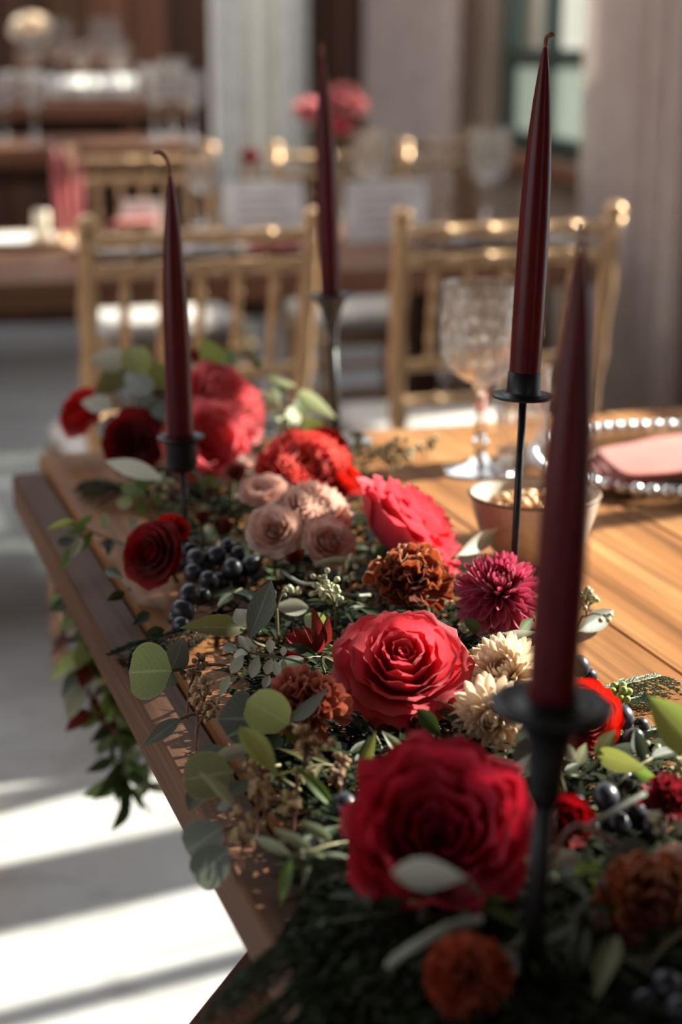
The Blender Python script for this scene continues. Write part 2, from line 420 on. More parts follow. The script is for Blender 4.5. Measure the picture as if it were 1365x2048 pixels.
struct('wall_front', MB().box((-3.3,-2.95,0), (1.4,-2.8,3.0)), M['darkwood'], label='unseen dark timber wall added behind the viewer to cut light from there', cat='wall')  # unseen, added to keep camera-facing sides darker
# right wall: runs a little askew to the table; (s, off, z) -> world, s along the wall, off outward
WA = math.radians(8); WP = Vector((2.15, 4.5, 0))
WM = Matrix.Translation(WP) @ Matrix.Rotation(PI/2-WA, 4, 'Z')      # local x = along the wall away from camera, local y = into the room (left)
SILLS, HEADS = [.70, .70, .88, 1.60], [1.72, 1.72, 2.5, 2.7]
wins = [(-3.56, -1.88), (-1.78, -1.15), (-.28, 1.14), (1.45, 3.06)]  # last opening is unseen, added to send sun onto the far glassware
w = MB()
s0 = -6.0
for a, b in wins+[(3.12, 3.12)]:
    w.box((s0, -.14, 0), (a, 0, 3.0)); s0 = b
for (a, b), SILL, HEAD in zip(wins, SILLS, HEADS):
    w.box((a, -.14, 0), (b, 0, SILL)); w.box((a, -.14, HEAD), (b, 0, 3.0))
w.xf(WM); struct('wall_right', w, M['plaster'], label='taupe plaster wall with tall windows along one side', cat='wall')
for i, (a, b) in enumerate(wins):
    fr = MB(); t_ = .05; HEAD = HEADS[i]; SILL = SILLS[i]
    fr.box((a, -.10, SILL), (a+t_, -.04, HEAD)).box((b-t_, -.10, SILL), (b, -.04, HEAD)).box((a, -.10, SILL), (b, -.04, SILL+t_)).box((a, -.10, HEAD-t_), (b, -.04, HEAD))
    nm = (3, 2, 3, 2)[i]
    xs = [a+(b-a)*k/nm for k in range(nm+1)]
    if i == 0: xs = [a, -2.80, -2.17, b]
    zs = [SILL, 1.17, 1.85, HEAD] if i == 2 else [SILL, (SILL+HEAD)/2, HEAD]
    for x in xs[1:-1]: fr.box((x-.018, -.095, SILL), (x+.018, -.045, HEAD))
    for z in zs[1:-1]: fr.box((a, -.096, z-.022), (b, -.044, z+.022))
    fr.xf(WM)
    wo = struct('window_%d' % (i+1), fr, M['green_iron'], label=['dark green window out of view beside the table', 'dark green window behind the sheer curtain nearest the table', 'dark green framed window with frosted lower panes', 'unseen high green window added to let sun onto the far glassware'][i], cat='window')
    for k in range(nm):
        for j in range(len(zs)-1):
            pn = MB().box((xs[k]+.018, -.072, zs[j]+.022), (xs[k+1]-.018, -.068, zs[j+1]-.022)).xf(WM)
            pn.build('pane', M['frosted'] if (j == 0 and i == 2 and k < 9) else M['pane'], wo, False)
    sb = MB().bbox((a-.05, -.05, SILL-.05), (b+.05, .07, SILL), .006).xf(WM)
    sb.build('window_sill', M['redwood'], wo, False)
# back wall of upright timbers
CORN = WM @ Vector((3.12, 0, 0))
BM = Matrix.Translation(CORN) @ Matrix.Rotation(PI-WA, 4, 'Z')       # local x = leftwards, local y = towards camera is -y... 
BL = 6.5
bw = MB()
wa, wb = .33, .76

bw.box((0, -.16, 0), (wa, -.02, 3.0)).box((wb, -.16, 0), (BL, -.02, 3.0)).box((wa, -.16, 0), (wb, -.02, .62)).box((wa, -.16, 2.5), (wb, -.02, 3.0)).xf(BM)
bwo = struct('wall_back', bw, M['darkwood'], label='dark brown timber wall at the back of the room', cat='wall')
x = 0.0; k = 0
while x < BL:
    wd = .17+.05*RND.random()
    if not (x+wd > wa and x < wb):
        MB().bbox((x+.004, -.03, 0), (x+wd-.004, .012+.01*RND.random(), 3.0), .008).xf(BM).build('plank', M['redwood'] if .74 < x < 1.15 or x < .33 else M['darkwood'], bwo, False)
    x += wd; k += 1
fr = MB(); t_ = .05
fr.box((wa, -.12, .62), (wa+t_, 0, 2.5)).box((wb-t_, -.12, .62), (wb, 0, 2.5)).box((wa, -.12, .62), (wb, 0, .62+t_)).box((wa, -.12, 2.45), (wb, 0, 2.5)).box(((wa+wb)/2-.015, -.1, .62), ((wa+wb)/2+.015, -.03, 2.5)).xf(BM)
bwin = struct('window_5', fr, M['paper'], label='narrow bright window in the back timber wall', cat='window')
for q in (0, 1):
    MB().box((wa+.05+q*(wb-wa-.1)/2, -.07, .67), (wa+.05+(q+1)*(wb-wa-.1)/2, -.066, 2.45)).xf(BM).build('pane', M['pane'], bwin, False)
# made-up pale walls outside, added to dim the view through the panes
struct('wall_added_outside', MB().box((-.2, -2.6, 0), (16, -2.3, 2.2)).xf(WM), M['outside'], label='pale made-up wall that dims the view through the green window', cat='wall')
struct('wall_added_back', MB().box((-1.5, -2.6, 0), (5, -2.3, 2.6)).xf(BM), M['outside'], label='pale made-up wall that dims the view through the back window', cat='wall')
# corner post
struct('trim_1', MB().bbox((-.02, -.02, 0), (.20, .16, 3.0), .01).xf(BM), M['darkwood'], label='dark brown corner post between back wall and window wall', cat='post')

def curtain(s_a, s_b, z0, z1, mat, Mx, off, label, waves=9, amp=.035, gather=0.0, seed=0):
    r = random.Random(seed); n = 90; nz_ = 18; v = []; f = []
    ph = [r.random()*6 for _ in range(4)]
    for j in range(nz_+1):
        q = j/nz_; z = z0+(z1-z0)*q
        g = 1-gather*math.exp(-((q-.0)/.5)**2)
        for i in range(n+1):
            u = i/n
            y = off+amp*(math.sin(u*waves*2*PI+ph[0]+.6*math.sin(q*2+ph[1]))+.35*math.sin(u*waves*3.7*PI+ph[2]+q))
            v.append(Mx @ Vector((s_a+(s_b-s_a)*(.5+(u-.5)*g), y, z)))
    for j in range(nz_):
        for i in range(n): f.append((j*(n+1)+i, j*(n+1)+i+1, (j+1)*(n+1)+i+1, (j+1)*(n+1)+i))
    t = thing('curtain', label, 'curtain')
    obj('drape', mesh('drape', v, f, mat), t)
    MB().tube([Mx @ Vector((s_a-.05, off, z1+.01)), Mx @ Vector((s_b+.05, off, z1+.01))], .012).build('curtain_rod', M['iron'], t)
    return t
curtain(1.22, 2.98, .25, 1.50, M['sheer'], WM, .10, 'taupe sheer curtain between green window and dark corner post', 7, .035, .15, 1)
curtain(-.95, -.20, .30, 2.8, M['fine_sheer'], WM, .09, 'pale grey sheer curtain beside the green window, nearest to the table', 6, .03, .04, 2)
curtain(.63, .76, .15, 2.7, M['white_sheer'], BM, .10, 'narrow white curtain on one side of back window', 2, .02, .1, 3)
curtain(.38, .50, .80, 2.7, M['white_sheer'], BM, .10, 'bright white narrow curtain on back window next to tall pink flowers', 2, .015, .1, 4)

# ------------------------------------------------------------------ the garland table
TX0, TX1, TY0, TY1 = .222, 1.30, -.35, 1.985
tb = thing('banquet_table', 'long wooden plank table carrying the flower garland and candles', 'table', Matrix.Translation((.76, .8, 0)))
inv = tb.matrix_world.inverted()
def tpart(name, mb, mat, smooth=False): return mb.xf(inv).build(name, mat, tb, smooth)
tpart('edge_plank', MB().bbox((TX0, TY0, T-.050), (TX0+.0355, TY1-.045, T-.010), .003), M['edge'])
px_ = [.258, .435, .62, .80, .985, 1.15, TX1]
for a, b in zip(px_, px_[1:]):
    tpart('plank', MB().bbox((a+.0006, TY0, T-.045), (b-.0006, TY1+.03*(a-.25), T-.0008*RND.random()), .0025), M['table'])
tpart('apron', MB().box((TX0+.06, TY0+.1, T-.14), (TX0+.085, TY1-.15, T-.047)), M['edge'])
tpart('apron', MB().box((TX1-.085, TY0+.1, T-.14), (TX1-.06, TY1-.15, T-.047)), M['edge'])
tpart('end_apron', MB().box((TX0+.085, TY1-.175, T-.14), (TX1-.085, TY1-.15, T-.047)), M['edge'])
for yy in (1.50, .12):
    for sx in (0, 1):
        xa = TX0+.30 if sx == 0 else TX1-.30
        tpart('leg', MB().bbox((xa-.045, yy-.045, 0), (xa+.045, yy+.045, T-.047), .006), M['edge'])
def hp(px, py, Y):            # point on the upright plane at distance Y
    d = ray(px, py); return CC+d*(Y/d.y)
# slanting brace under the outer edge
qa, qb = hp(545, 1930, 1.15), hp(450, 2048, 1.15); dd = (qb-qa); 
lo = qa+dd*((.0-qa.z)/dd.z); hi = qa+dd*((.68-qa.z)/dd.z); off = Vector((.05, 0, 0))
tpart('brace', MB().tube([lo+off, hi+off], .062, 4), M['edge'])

# ------------------------------------------------------------------ flower builders
def bez(P, t):
    a, b, c, d = P; s = 1-t
    return (s**3*a[0]+3*s*s*t*b[0]+3*s*t*t*c[0]+t**3*d[0], s**3*a[1]+3*s*s*t*b[1]+3*s*t*t*c[1]+t**3*d[1])
PET = {}
def petal_mesh(key, P, Wd, mat, nu=10, nv=8, rip=.02, freq=4.0, corner=.22, tooth=0.0, spiral=.06, seed=0, tipp=.04, narrow=.45, fold=0.0):
    k = (key, mat.name, seed)
    if k in PET: return PET[k]
    r = random.Random(hash((key, seed)) & 0xffff if 0 else sum(map(ord, str(key)))*31+seed*97)
    p1, p2, p3 = r.random()*6, r.random()*6, r.random()*6
    v = []; uv = []; f = []
    for j in range(nv+1):
        q = j/nv
        for i in range(nu+1):
            u = -1+2*i/nu
            lim = 1-corner*abs(u)**3+tipp*max(0, 1-abs(u)*2.5)
            if tooth: lim += tooth*math.sin(u*19+p3)*(.5+.5*math.sin(u*7+p1))
            t = min(1.08, q*lim)
            rho, h = bez(P, t)
            ang = u*Wd*(narrow+(1-narrow)*min(1, q*1.6))
            w = rip*q**(3 if tooth else 2)
            dr = w*math.sin(freq*u*PI+p1)*.8 + w*.5*math.sin(freq*1.9*u*PI+p2)
            dh = w*math.cos(freq*u*PI*.9+p2)*.8 + w*.4*math.sin(freq*2.3*u+p3)
            rho = max(.005, rho*(1+spiral*u)+dr - fold*q*u*u)
            v.append((rho*math.cos(ang), rho*math.sin(ang), h+dh)); uv.append(((u+1)/2, q))
    for j in range(nv):
        for i in range(nu): a = j*(nu+1)+i; f.append((a, a+1, a+nu+2, a+nu+1))
    PET[k] = mesh('petal', v, f, mat, uv); return PET[k]

def stem_to_table(root, head, axis, R, zt, mat):
    """short cut stem from below the bloom down to the board"""
    inv = root.matrix_world.inverted()
    p0 = head-axis*R*.35; p1 = head-axis*R*.9
    p1.z = max(p1.z, zt+.004); p2 = p1+Vector((-axis.x, -axis.y, 0))*R*.6; p2.z = zt+.002
    if p0.z < p1.z: p0.z = p1.z+.004
    pts = [inv @ p for p in catmull([p0, p1, p2], 4)]
    MB().tube(pts, .0022/ max(1e-6, R), 6).build('stem', mat, root)

ROSE = {   # rows of (petals, rim radius, rim height, curl, half-angle, base height)
 'open': [(2,.07,.26,0,2.3),(2,.14,.31,.02,1.9),(3,.24,.34,.035,1.5),(3,.36,.34,.055,1.35),(3,.49,.29,.09,1.3),(4,.62,.19,.13,1.1),(4,.73,.06,.18,1.05),(5,.78,-.10,.22,.95)],
 'cup':  [(2,.15,-.12,.0,1.3),(3,.29,.0,.0,1.1),(3,.44,.13,.02,1.2),(4,.58,.30,.05,1.15),(4,.70,.36,.10,1.1),(4,.79,.24,.16,1.05),(5,.83,.03,.2,.95)],
 'tight':[(2,.06,.40,0,2.3),(3,.13,.40,.012,1.6),(3,.21,.40,.02,1.5),(4,.30,.38,.03,1.2),(4,.39,.36,.04,1.2),(4,.49,.31,.05,1.1),(5,.60,.24,.06,1.0),(5,.71,.15,.08,.95),(5,.82,.02,.11,.9)],
 'spray':[(3,.10,.22,.01,1.4),(3,.19,.25,.02,1.3),(4,.29,.27,.035,1.1),(5,.42,.27,.06,.95),(5,.56,.24,.09,.9),(6,.70,.16,.12,.8),(6,.83,.05,.15,.75)],
 'peony':[(5,.15,.22,.0,.9),(6,.28,.28,.01,.75),(7,.40,.32,.02,.65),(7,.52,.33,.02,.6),(7,.63,.30,.03,.6),(7,.74,.24,.05,.6),(6,.84,.12,.08,.65),(6,.90,-.04,.12,.7)],
 'bud':  [(2,.12,.80,0,2.0),(3,.27,.74,.0,1.5),(3,.43,.64,.03,1.2),(4,.60,.42,.10,1.0)],
}
def bloom(name, label, p, R, axis, mat, style='open', spin=0.0, seed=0, rip=.03, zt=T, cat='flower', nu=10, nv=9, outer=None, group=None, stem='stem', tilt=.05):
    axis = axis.normalized()
    root = thing(name, label, cat, frame(p, axis, spin, R), group)
    r = random.Random(seed+11)
    rows = ROSE[style]
    for k, (n, rr, hr, cu, wd) in enumerate(rows):
        t = k/(len(rows)-1)
        hb = -.50+.06*(1-t)
        P = [(.03, hb), (rr*.78, hb+.03), (rr*(1.0 if style != 'cup' else 1.05), hr-.12+cu*.55), (rr+cu, hr-cu*.55)]
        a0 = r.random()*6.28
        mt = outer if (outer and t > .8) else mat
        for i in range(n):
            me = petal_mesh((style, k, rip), P, wd, mt, nu, nv, rip=rip*(.35+.65*t if style != 'peony' else 1), freq=3.0 if style != 'peony' else 4.5,
                            corner=.20, tooth=.02 if style == 'peony' else 0, spiral=.05, seed=(i+k) % 3, tipp=.05 if style in ('open', 'cup', 'tight') else .02)
            q = Matrix.Rotation(a0+2*PI*i/n+r.uniform(-.12, .12), 4, 'Z') @ Matrix.Rotation(r.uniform(-tilt, tilt), 4, 'Y') @ Matrix.Scale(r.uniform(.95, 1.05), 4)
            obj('petal', me, root, q)
    # sepals and hip
    hip = MB().lathe([(.001,-.78),(.06,-.75),(.10,-.66),(.13,-.56),(.10,-.46),(.001,-.44)], 10)
    hip.build('hip', M['leaf_mid'], root)
    stem_to_table(root, p, axis, R, zt, M[stem])
    return root
def fan_mesh(seed, mat, rip, half=.56, nu=22, nv=8):
    k = ('fan', seed, mat.name, rip)
    if k in PET: return PET[k]
    r = random.Random(seed*7+1); p = [r.random()*6.28 for _ in range(5)]
    v = []; f = []; uv = []
    for j in range(nv+1):
        q = j/nv
        for i in range(nu+1):
            u = -1+2*i/nu; th = u*half*(.5+.5*q)
            lim = 1-.10*abs(u)**3+.030*math.sin(u*8+p[0])+.018*math.sin(u*21+p[1])
            x = q*lim; a = rip*q**2.5
            n = a*(.75*math.sin(u*7.5+p[2])+.45*math.sin(u*14+p[3]))+.22*q*q*(1 if seed % 2 else -.3)
            v.append((x*math.cos(th), x*math.sin(th), n)); uv.append(((u+1)/2 if 0 else .5, q))
    for j in range(nv):
        for i in range(nu): a = j*(nu+1)+i; f.append((a, a+1, a+nu+2, a+nu+1))
    PET[k] = mesh('petal', v, f, mat, uv); return PET[k]
def carnation(name, label, p, R, axis, mat, spin=0, seed=0, zt=T, group=None, rip=.13, n=30):
    axis = axis.normalized()
    root = thing(name, label, 'flower', frame(p, axis, spin, R), group)
    r = random.Random(seed+3)
    for i in range(n):
        t = i/(n-1)
        el = math.radians(8+74*t**.85)+r.uniform(-.14, .14)
        Ln = (1.06-.16*t)*r.uniform(.9, 1.06)
        q = Matrix.Translation((0, 0, -.42)) @ Matrix.Rotation(i*2.39996+r.uniform(-.25, .25), 4, 'Z') @ Matrix.Rotation(-el, 4, 'Y') @ Matrix.Rotation(r.uniform(-.35, .35), 4, 'X') @ Matrix.Scale(Ln, 4)
        obj('petal', fan_mesh((i*3+seed) % 6, mat, rip*.62), root, q)
    MB().lathe([(.02,-1.2),(.11,-1.15),(.15,-.9),(.16,-.6),(.12,-.48),(.001,-.40)], 10).build('calyx', M['leaf_mid'], root)
    stem_to_table(root, p, axis, R, zt, M['stem'])
    return root
def strap_mesh(key, L_, w, cup, mat, bend=0.0, notch=0.0, nu=4, nv=7):
    k = ('strap', key, mat.name)
    if k in PET: return PET[k]
    v = []; f = []; uv = []
    for j in range(nv+1):
        q = j/nv
        wd = w*(.35+.65*math.sin(min(1, q*1.25)*PI/2))*(1-max(0, (q-.72)/.28)**2*.8)
        for i in range(nu+1):
            u = -1+2*i/nu
            x = L_*(q-notch*(1-abs(u))*max(0, q-.8)*0)
            v.append((x*math.cos(bend*q), u*wd, x*math.sin(bend*q)+cup*w*u*u*math.sin(q*PI*.85+.2)*1.2)); uv.append(((u+1)/2, q))
    for j in range(nv):
        for i in range(nu): a = j*(nu+1)+i; f.append((a, a+1, a+nu+2, a+nu+1))
    PET[k] = mesh('petal', v, f, mat, uv); return PET[k]
def daisyball(name, label, p, R, axis, mat, n=120, spin=0, seed=0, zt=T, eye=None, wide=.13, top=1.25, low=-.55, group=None):
    """many-petalled chrysanthemum / dahlia: petals in a spiral from the upright heart to the drooping skirt"""
    axis = axis.normalized()
    root = thing(name, label, 'flower', frame(p, axis, spin, R), group)
    r = random.Random(seed+5)
    for i in range(n):
        t = i/(n-1)                       # 0 heart .. 1 skirt
        el = top+(low-top)*t**.75+r.uniform(-.07, .07)
        Ln = .42+.58*t**.6
        me = strap_mesh((round(wide, 3), int(t*5)), 1.0, wide*(.85+.4*t), .9-.5*t, mat, bend=.55-.75*t)
        q = Matrix.Translation((0, 0, .10*(1-t)-.12*t)) @ Matrix.Rotation(i*2.39996+r.uniform(-.1, .1), 4, 'Z') @ Matrix.Translation((.10*(1-t)+.03, 0, 0)) @ Matrix.Rotation(-el, 4, 'Y') @ Matrix.Scale(Ln*r.uniform(.94, 1.05), 4)
        obj('petal', me, root, q)
    e = MB()
    for k in range(40):
        a = k*2.4; rr = .012*math.sqrt(k)*1.3
        e.ell((rr*math.cos(a), rr*math.sin(a), .40+.02*r.random()), .016, .016, .05, 6, 4)
    e.build('eye', eye or M['seed'], root)
    MB().lathe([(.02,-.55),(.16,-.5),(.22,-.3),(.14,-.1),(.001,-.05)], 12).build('calyx', M['leaf_mid'], root)
    stem_to_table(root, p, axis, R, zt, M['stem'])
    return root

# ------------------------------------------------------------------ leaves, sprigs
LEAF = {}
def leaf_mesh(shape, mat, cup=.12, bend=.15, nu=6, nv=9, wave=.0):
    """unit leaf: base at origin, tip at +X, flat in XY, width given by the shape"""
    k = (shape, mat.name, cup, bend, wave)
    if k in LEAF: return LEAF[k]
    v = []; f = []; uv = []
    for j in range(nv+1):
        q = j/nv
        if shape == 'round': w = .5*math.sqrt(max(0, 1-(2*q-1)**2))**.9*(1 if q > .5 else .94+.06*q*2)
        elif shape == 'ovate': w = .5*(math.sin(PI*q**.72))**.85
        elif shape == 'lance': w = .5*math.sin(PI*q**.85)*(1-.12*q)
        elif shape == 'paddle': w = .5*(math.sin(PI*min(1, q**1.35)))**.75
        else: w = .5*math.sin(PI*q)
        w = max(w, .004)
        for i in range(nu+1):
            u = -1+2*i/nu
            z = cup*w*u*u*2*(.6) - bend*q*q + wave*math.sin(q*7+u*2)*abs(u)
            v.append((q, u*w, z)); uv.append(((u+1)/2, q))
    for j in range(nv):
        for i in range(nu): a = j*(nu+1)+i; f.append((a, a+1, a+nu+2, a+nu+1))
    LEAF[k] = mesh('leaf', v, f, mat, uv); return LEAF[k]
def leaf_matrix(b, t, width, roll=0.0, up=None):
    """base, tip, width in metres; roll turns the blade about its length away from facing `up`"""
    ax = (t-b); Ln = ax.length; ax.normalize()
    n = up if up is not None else (CC-(b+t)/2).normalized()
    n = n-ax*n.dot(ax)
    if n.length < 1e-4: n = ax.orthogonal()
    n.normalize(); n = Matrix.Rotation(math.radians(roll), 3, ax) @ n
    y = n.cross(ax)
    R3 = Matrix((ax*Ln, y*width, n*(.5*(Ln+width)))).transposed()
    m = R3.to_4x4(); m.translation = b; return m
def sprig(name, label, stem, leaves, z=.02, zt=T, cat='foliage', smat='stem', srad=.0013, group=None, shape='ovate', seeds=None):
    """stem: [(px,py,h)...]; leaves: (bx,by,tx,ty,wpx,mat,roll,hb,ht[,shape]) in picture positions with heights above the table"""
    P = [at(x, y, zt+h) for x, y, h in stem]
    root = thing(name, label, cat, Matrix.Translation(P[0]), group)
    inv = root.matrix_world.inverted()
    MB().tube([inv @ p for p in catmull(P, 5)], srad, 6).build('stem', M[smat], root)
    for lf in leaves:
        bx, by, tx, ty, wp, mt, roll, hb, ht = lf[:9]
        sh = lf[9] if len(lf) > 9 else shape
        b = at(bx, by, zt+hb); t = at(tx, ty, zt+ht)
        me = leaf_mesh(sh, M[mt], .14, .12 if (len(lf) < 11) else lf[10])
        obj('leaf', me, root, inv @ leaf_matrix(b, t, wp*mpp(b)/max(.25, math.cos(math.radians(roll))), roll))
    return root
SEEDM = {}
def seedcluster(label, cx, cy, h, rpx, mat='seed', n=18, seed=0, srpx=5.0, root_px=None, zt=T, group=None, flat=.8):
    h += .007; srpx *= 1.12
    r = random.Random(seed*13+5)
    c = at(cx, cy, zt+h); s = mpp(c); R = rpx*s
    b = at(root_px[0], root_px[1], zt+root_px[2]) if root_px else c+Vector((r.uniform(-.5, .5)*R, r.uniform(.2, .8)*R, -h*.9))
    root = thing('eucalyptus_seed_sprig', label, 'foliage', Matrix.Translation(b), group)
    if mat not in SEEDM:
        SEEDM[mat] = MB().lathe([(.001,-1.15),(.35,-1.0),(.8,-.35),(1.0,.2),(.85,.75),(.45,.95),(.25,1.0),(.12,1.25),(.001,1.3)], 8).me('seed', M[mat])
    me = SEEDM[mat]
    st = MB(); o0 = Vector((0, 0, 0)); cl = c-b
    hub = cl*.75
    st.tube(catmull([o0, cl*.4+Vector((0, 0, .2*cl.length)), hub], 4), .0011, 5)
    nb = max(3, n//5)
    for k in range(nb):
        d = Vector((r.gauss(0, 1), r.gauss(0, 1), r.gauss(.25, .7)*flat)); d.normalize()
        tipb = cl+d*R*r.uniform(.3, .8)
        st.tube([hub, hub.lerp(tipb, .5)+Vector((0, 0, .1*R)), tipb], .0008, 4)
        for q in range(n//nb):
            dd = (d+Vector((r.gauss(0, .9), r.gauss(0, .9), r.gauss(0, .7)))).normalized()
            e = tipb+dd*R*r.uniform(.28, .5)
            st.tube([tipb, e], .0006, 4)
            obj('seed', me, root, frame(e, dd, 0, srpx*s*r.uniform(.8, 1.15)))
    st.build('stem', M['stem_red' if mat != 'seed_pale' else 'stem'], root)
    return root
def grapes(label, lst, zt=T, cat='grapes'):
    """lst of (px, py, radius px, height)"""
    pts = [(at(x, y, zt+h), rp) for x, y, rp, h in lst]
    c = sum((p for p, _ in pts), Vector())/len(pts)
    root = thing('grape_bunch', label, cat, Matrix.Translation((c.x, c.y, zt)))
    inv = root.matrix_world.inverted()
    if 'g' not in SEEDM: SEEDM['g'] = MB().ell((0, 0, 0), .94, .94, 1.08, 20, 14).me('grape', M['grape'])
    st = MB(); hub = inv @ c; hub.z = max(.004, hub.z-.012)
    for i, (p, rp) in enumerate(pts):
        q = inv @ p; R = rp*mpp(p)
        ax = Vector((math.sin(i*2.1), math.cos(i*1.7), .8))
        obj('grape', SEEDM['g'], root, frame(q, ax, i, R))
        st.tube([hub, q], .0012, 5)
    st.build('stem', M['stem'], root); return root
def fernplume(name, label, pts, mat, width, dens=70, seed=0, zt=T, droop=.3, rad=.0011, group=None, needle=.0011):
    """feathery plume: stem with two rows of side shoots, each with fine needles (one mesh: too fine to count)"""
    r = random.Random(seed)
    P = catmull([at(x, y, zt+h) for x, y, h in pts], 8)
    root = thing(name, label, 'foliage', Matrix.Translation(P[0]), group)
    inv = root.matrix_world.inverted(); P = [inv @ p for p in P]
    MB().tube(P, rad, 5).build('stem', M['stem'], root)
    v = []; f = []
    n = len(P)
    for k in range(dens):
        t = (k+.5)/dens; i = min(n-2, int(t*(n-1))); fr_ = t*(n-1)-i
        p = P[i].lerp(P[i+1], fr_); d = (P[i+1]-P[i]).normalized()
        sd = 1 if k % 2 else -1
        side = d.cross(Vector((0, 0, 1))).normalized()*sd
        wl = width*math.sin(PI*min(1, .12+.88*(1-t)**.8))*r.uniform(.7, 1.1)+width*.08
        q0 = p; m = 12
        for j in range(m):
            s_ = (j+1)/m
            q = p+side*wl*s_*.85+d*wl*s_*.65+Vector((0, 0, -droop*wl*s_*s_+r.uniform(-.05, .05)*wl))
            for e in range(3):
                nd = (d*r.uniform(.5, 1)+side*r.uniform(.1, 1)+Vector((0, 0, r.uniform(-.3, .5)))).normalized()
                Ln = width*r.uniform(.06, .14); a = q0.lerp(q, r.random()); w_ = nd.cross(Vector((r.random(), r.random(), r.random()))).normalized()*needle
                b0 = len(v); v += [a-w_, a+w_, a+nd*Ln]; f.append((b0, b0+1, b0+2))
            b0 = len(v); w_ = Vector((0, 0, needle*.7)); v += [q0-w_, q0+w_, q]; f.append((b0, b0+1, b0+2))
            q0 = q
    o = obj('needles', mesh('needles', v, f, M[mat], None, False), root); o['kind'] = 'stuff'
    return root

# ------------------------------------------------------------------ candles on iron holders
def axis_frame(a, b):
    z = (b-a).normalized(); x = (CR-z*CR.dot(z)).normalized(); y = z.cross(x)
    return Matrix.Translation(a) @ Matrix((x, y, z)).transposed().to_4x4()
def taper(label, base, tip, r0, wick, prof=None):
    Ln = (tip-base).length
    t = thing('taper_candle', label, 'candle', axis_frame(base, tip), 'dark red taper candles')
    prof = prof or [(0,.93),(.02,.97),(.15,1.0),(.35,.99),(.5,.95),(.62,.87),(.74,.73),(.84,.55),(.92,.36),(.965,.22),(.985,.15),(1.0,.05)]
    fine = []
    for (a, ra), (b, rb) in zip(prof, prof[1:]):
        for k in range(4): q = k/4; fine.append(((ra+(rb-ra)*q)*r0, (a+(b-a)*q)*Ln))
    fine.append((prof[-1][1]*r0, Ln))
    MB().lathe([(.0005, 0)]+fine+[(.0003, Ln)], 32).build('wax', M['wax'], t)
    MB().tube(catmull([Vector((0, 0, Ln*.985))]+[Vector((0, 0, Ln))+Vector(w) for w in wick], 4), [.0017]*(4*len(wick)+1), 6).build('wick', M['wick'], t)
    return t
def local_cam(dx, dy):        # small wick offsets: right/up as seen
    return (dx, 0, dy)
def holder(label, B, D, kind, stem_r):
    t = thing('candle_holder', label, 'candle holder', Matrix.Translation(B))
    inv = t.matrix_world.inverted(); d = inv @ D; up = d.normalized()
    mat = M['iron'] if kind != 'funnel' else M['iron_grey']
    MB().lathe([(.0005,.0),(.040,.0),(.041,.0015),(.040,.004),(.012,.006),(.006,.010),(.0005,.012)], 40).build('base', mat, t)
    FM = axis_frame(d, d+up)
    if kind == 'pan':        # wide drip pan with a cup standing in it
        MB().tube([Vector((0, 0, .006)), d], stem_r, 12).build('stem', mat, t)
        MB().lathe([(.0005,-.001),(.012,-.001),(.0235,.001),(.0240,.0022),(.0232,.0032),(.0165,.0028),(.0138,.0036),(.0128,.006),(.0124,.0205),(.0116,.021),(.0112,.006),(.0005,.005)], 48).xf(FM).build('drip_pan', mat, t)
    elif kind == 'flange':   # cup with a flange at its mouth
        MB().tube([Vector((0, 0, .006)), d-up*.028], stem_r, 12).build('stem', mat, t)
        MB().lathe([(.0005,-.031),(.009,-.030),(.0125,-.027),(.0142,-.022),(.0146,-.004),(.016,-.0015),(.0215,.0005),(.0220,.002),(.0212,.003),(.016,.002),(.0128,.0),(.0124,-.02),(.0005,-.021)], 40).xf(FM).build('cup', mat, t)
    elif kind == 'funnel':   # trumpet that flares to a wide lip
        MB().tube([Vector((0, 0, .006)), d-up*.05], stem_r, 12).build('stem', mat, t)
        MB().lathe([(.0005,-.062),(.0052,-.060),(.0066,-.056),(.0052,-.052),(.0058,-.046),(.0085,-.030),(.0125,-.014),(.0175,-.004),(.0262,.0005),(.0270,.002),(.0262,.003),(.017,.0018),(.0132,-.001),(.0122,-.012),(.0005,-.014)], 40).xf(FM).build('trumpet', mat, t)
        
    else:                    # saucer on a tapering neck
        MB().tube([Vector((0, 0, .006)), d-up*.02], stem_r, 12).build('stem', mat, t)
        MB().lathe([(.0005,-.052),(.0062,-.050),(.0078,-.042),(.0098,-.024),(.0125,-.008),(.0165,-.004),(.0265,-.0035),(.0285,-.001),(.0290,.0015),(.0272,.0032),(.0225,.0020),(.0178,.0010),(.0150,.0024),(.0138,.0045),(.0128,.0045),(.0124,-.012),(.0005,-.013)], 48).xf(FM).build('saucer', mat, t)
    return t
B1 = at(374, 1118, T); D1 = on(362, 878, B1); tip1 = on(340, 345, B1)
holder('black iron candle holder with flanged cup beside the crimson rose and grapes', B1, D1, 'flange', .0027)
taper('dark red taper with hooked wick on the flanged cup holder', D1-Vector((0,0,.018)), tip1, .0122, [(-.0005,0,.006),(-.003,0,.012),(-.008,0,.0165),(-.013,0,.0165)])
B2 = at(676, 884, T); D2 = on(662, 594, B2); tip2 = on(645, 108, B2)
holder('grey iron candle holder with trumpet top at far end of the table', B2, D2, 'funnel', .0042)
taper('dark red taper standing in the trumpet holder, in front of pink flowers', D2-Vector((0,0,.008)), tip2, .0124, [(0,0,.004),(-.0005,0,.008),(.001,0,.012)])
B3 = at(1020, 1292, T); D3 = on(1047, 797, B3); tip3 = on(1092, 86, B3)
holder('slim black iron candle holder with round drip pan beside the raspberry bloom', B3, D3, 'pan', .0030)
taper('tallest dark red taper in sharp view before the cut glass goblet', D3+(tip3-D3).normalized()*.006, tip3, .0120, [(.0002,0,.003),(.0020,0,.0055),(.0040,0,.0062),(.0052,0,.0048)])
B4 = at(1056, 2040, T); D4 = on(1104, 1412, B4); tip4 = on(1166, 478, B4)
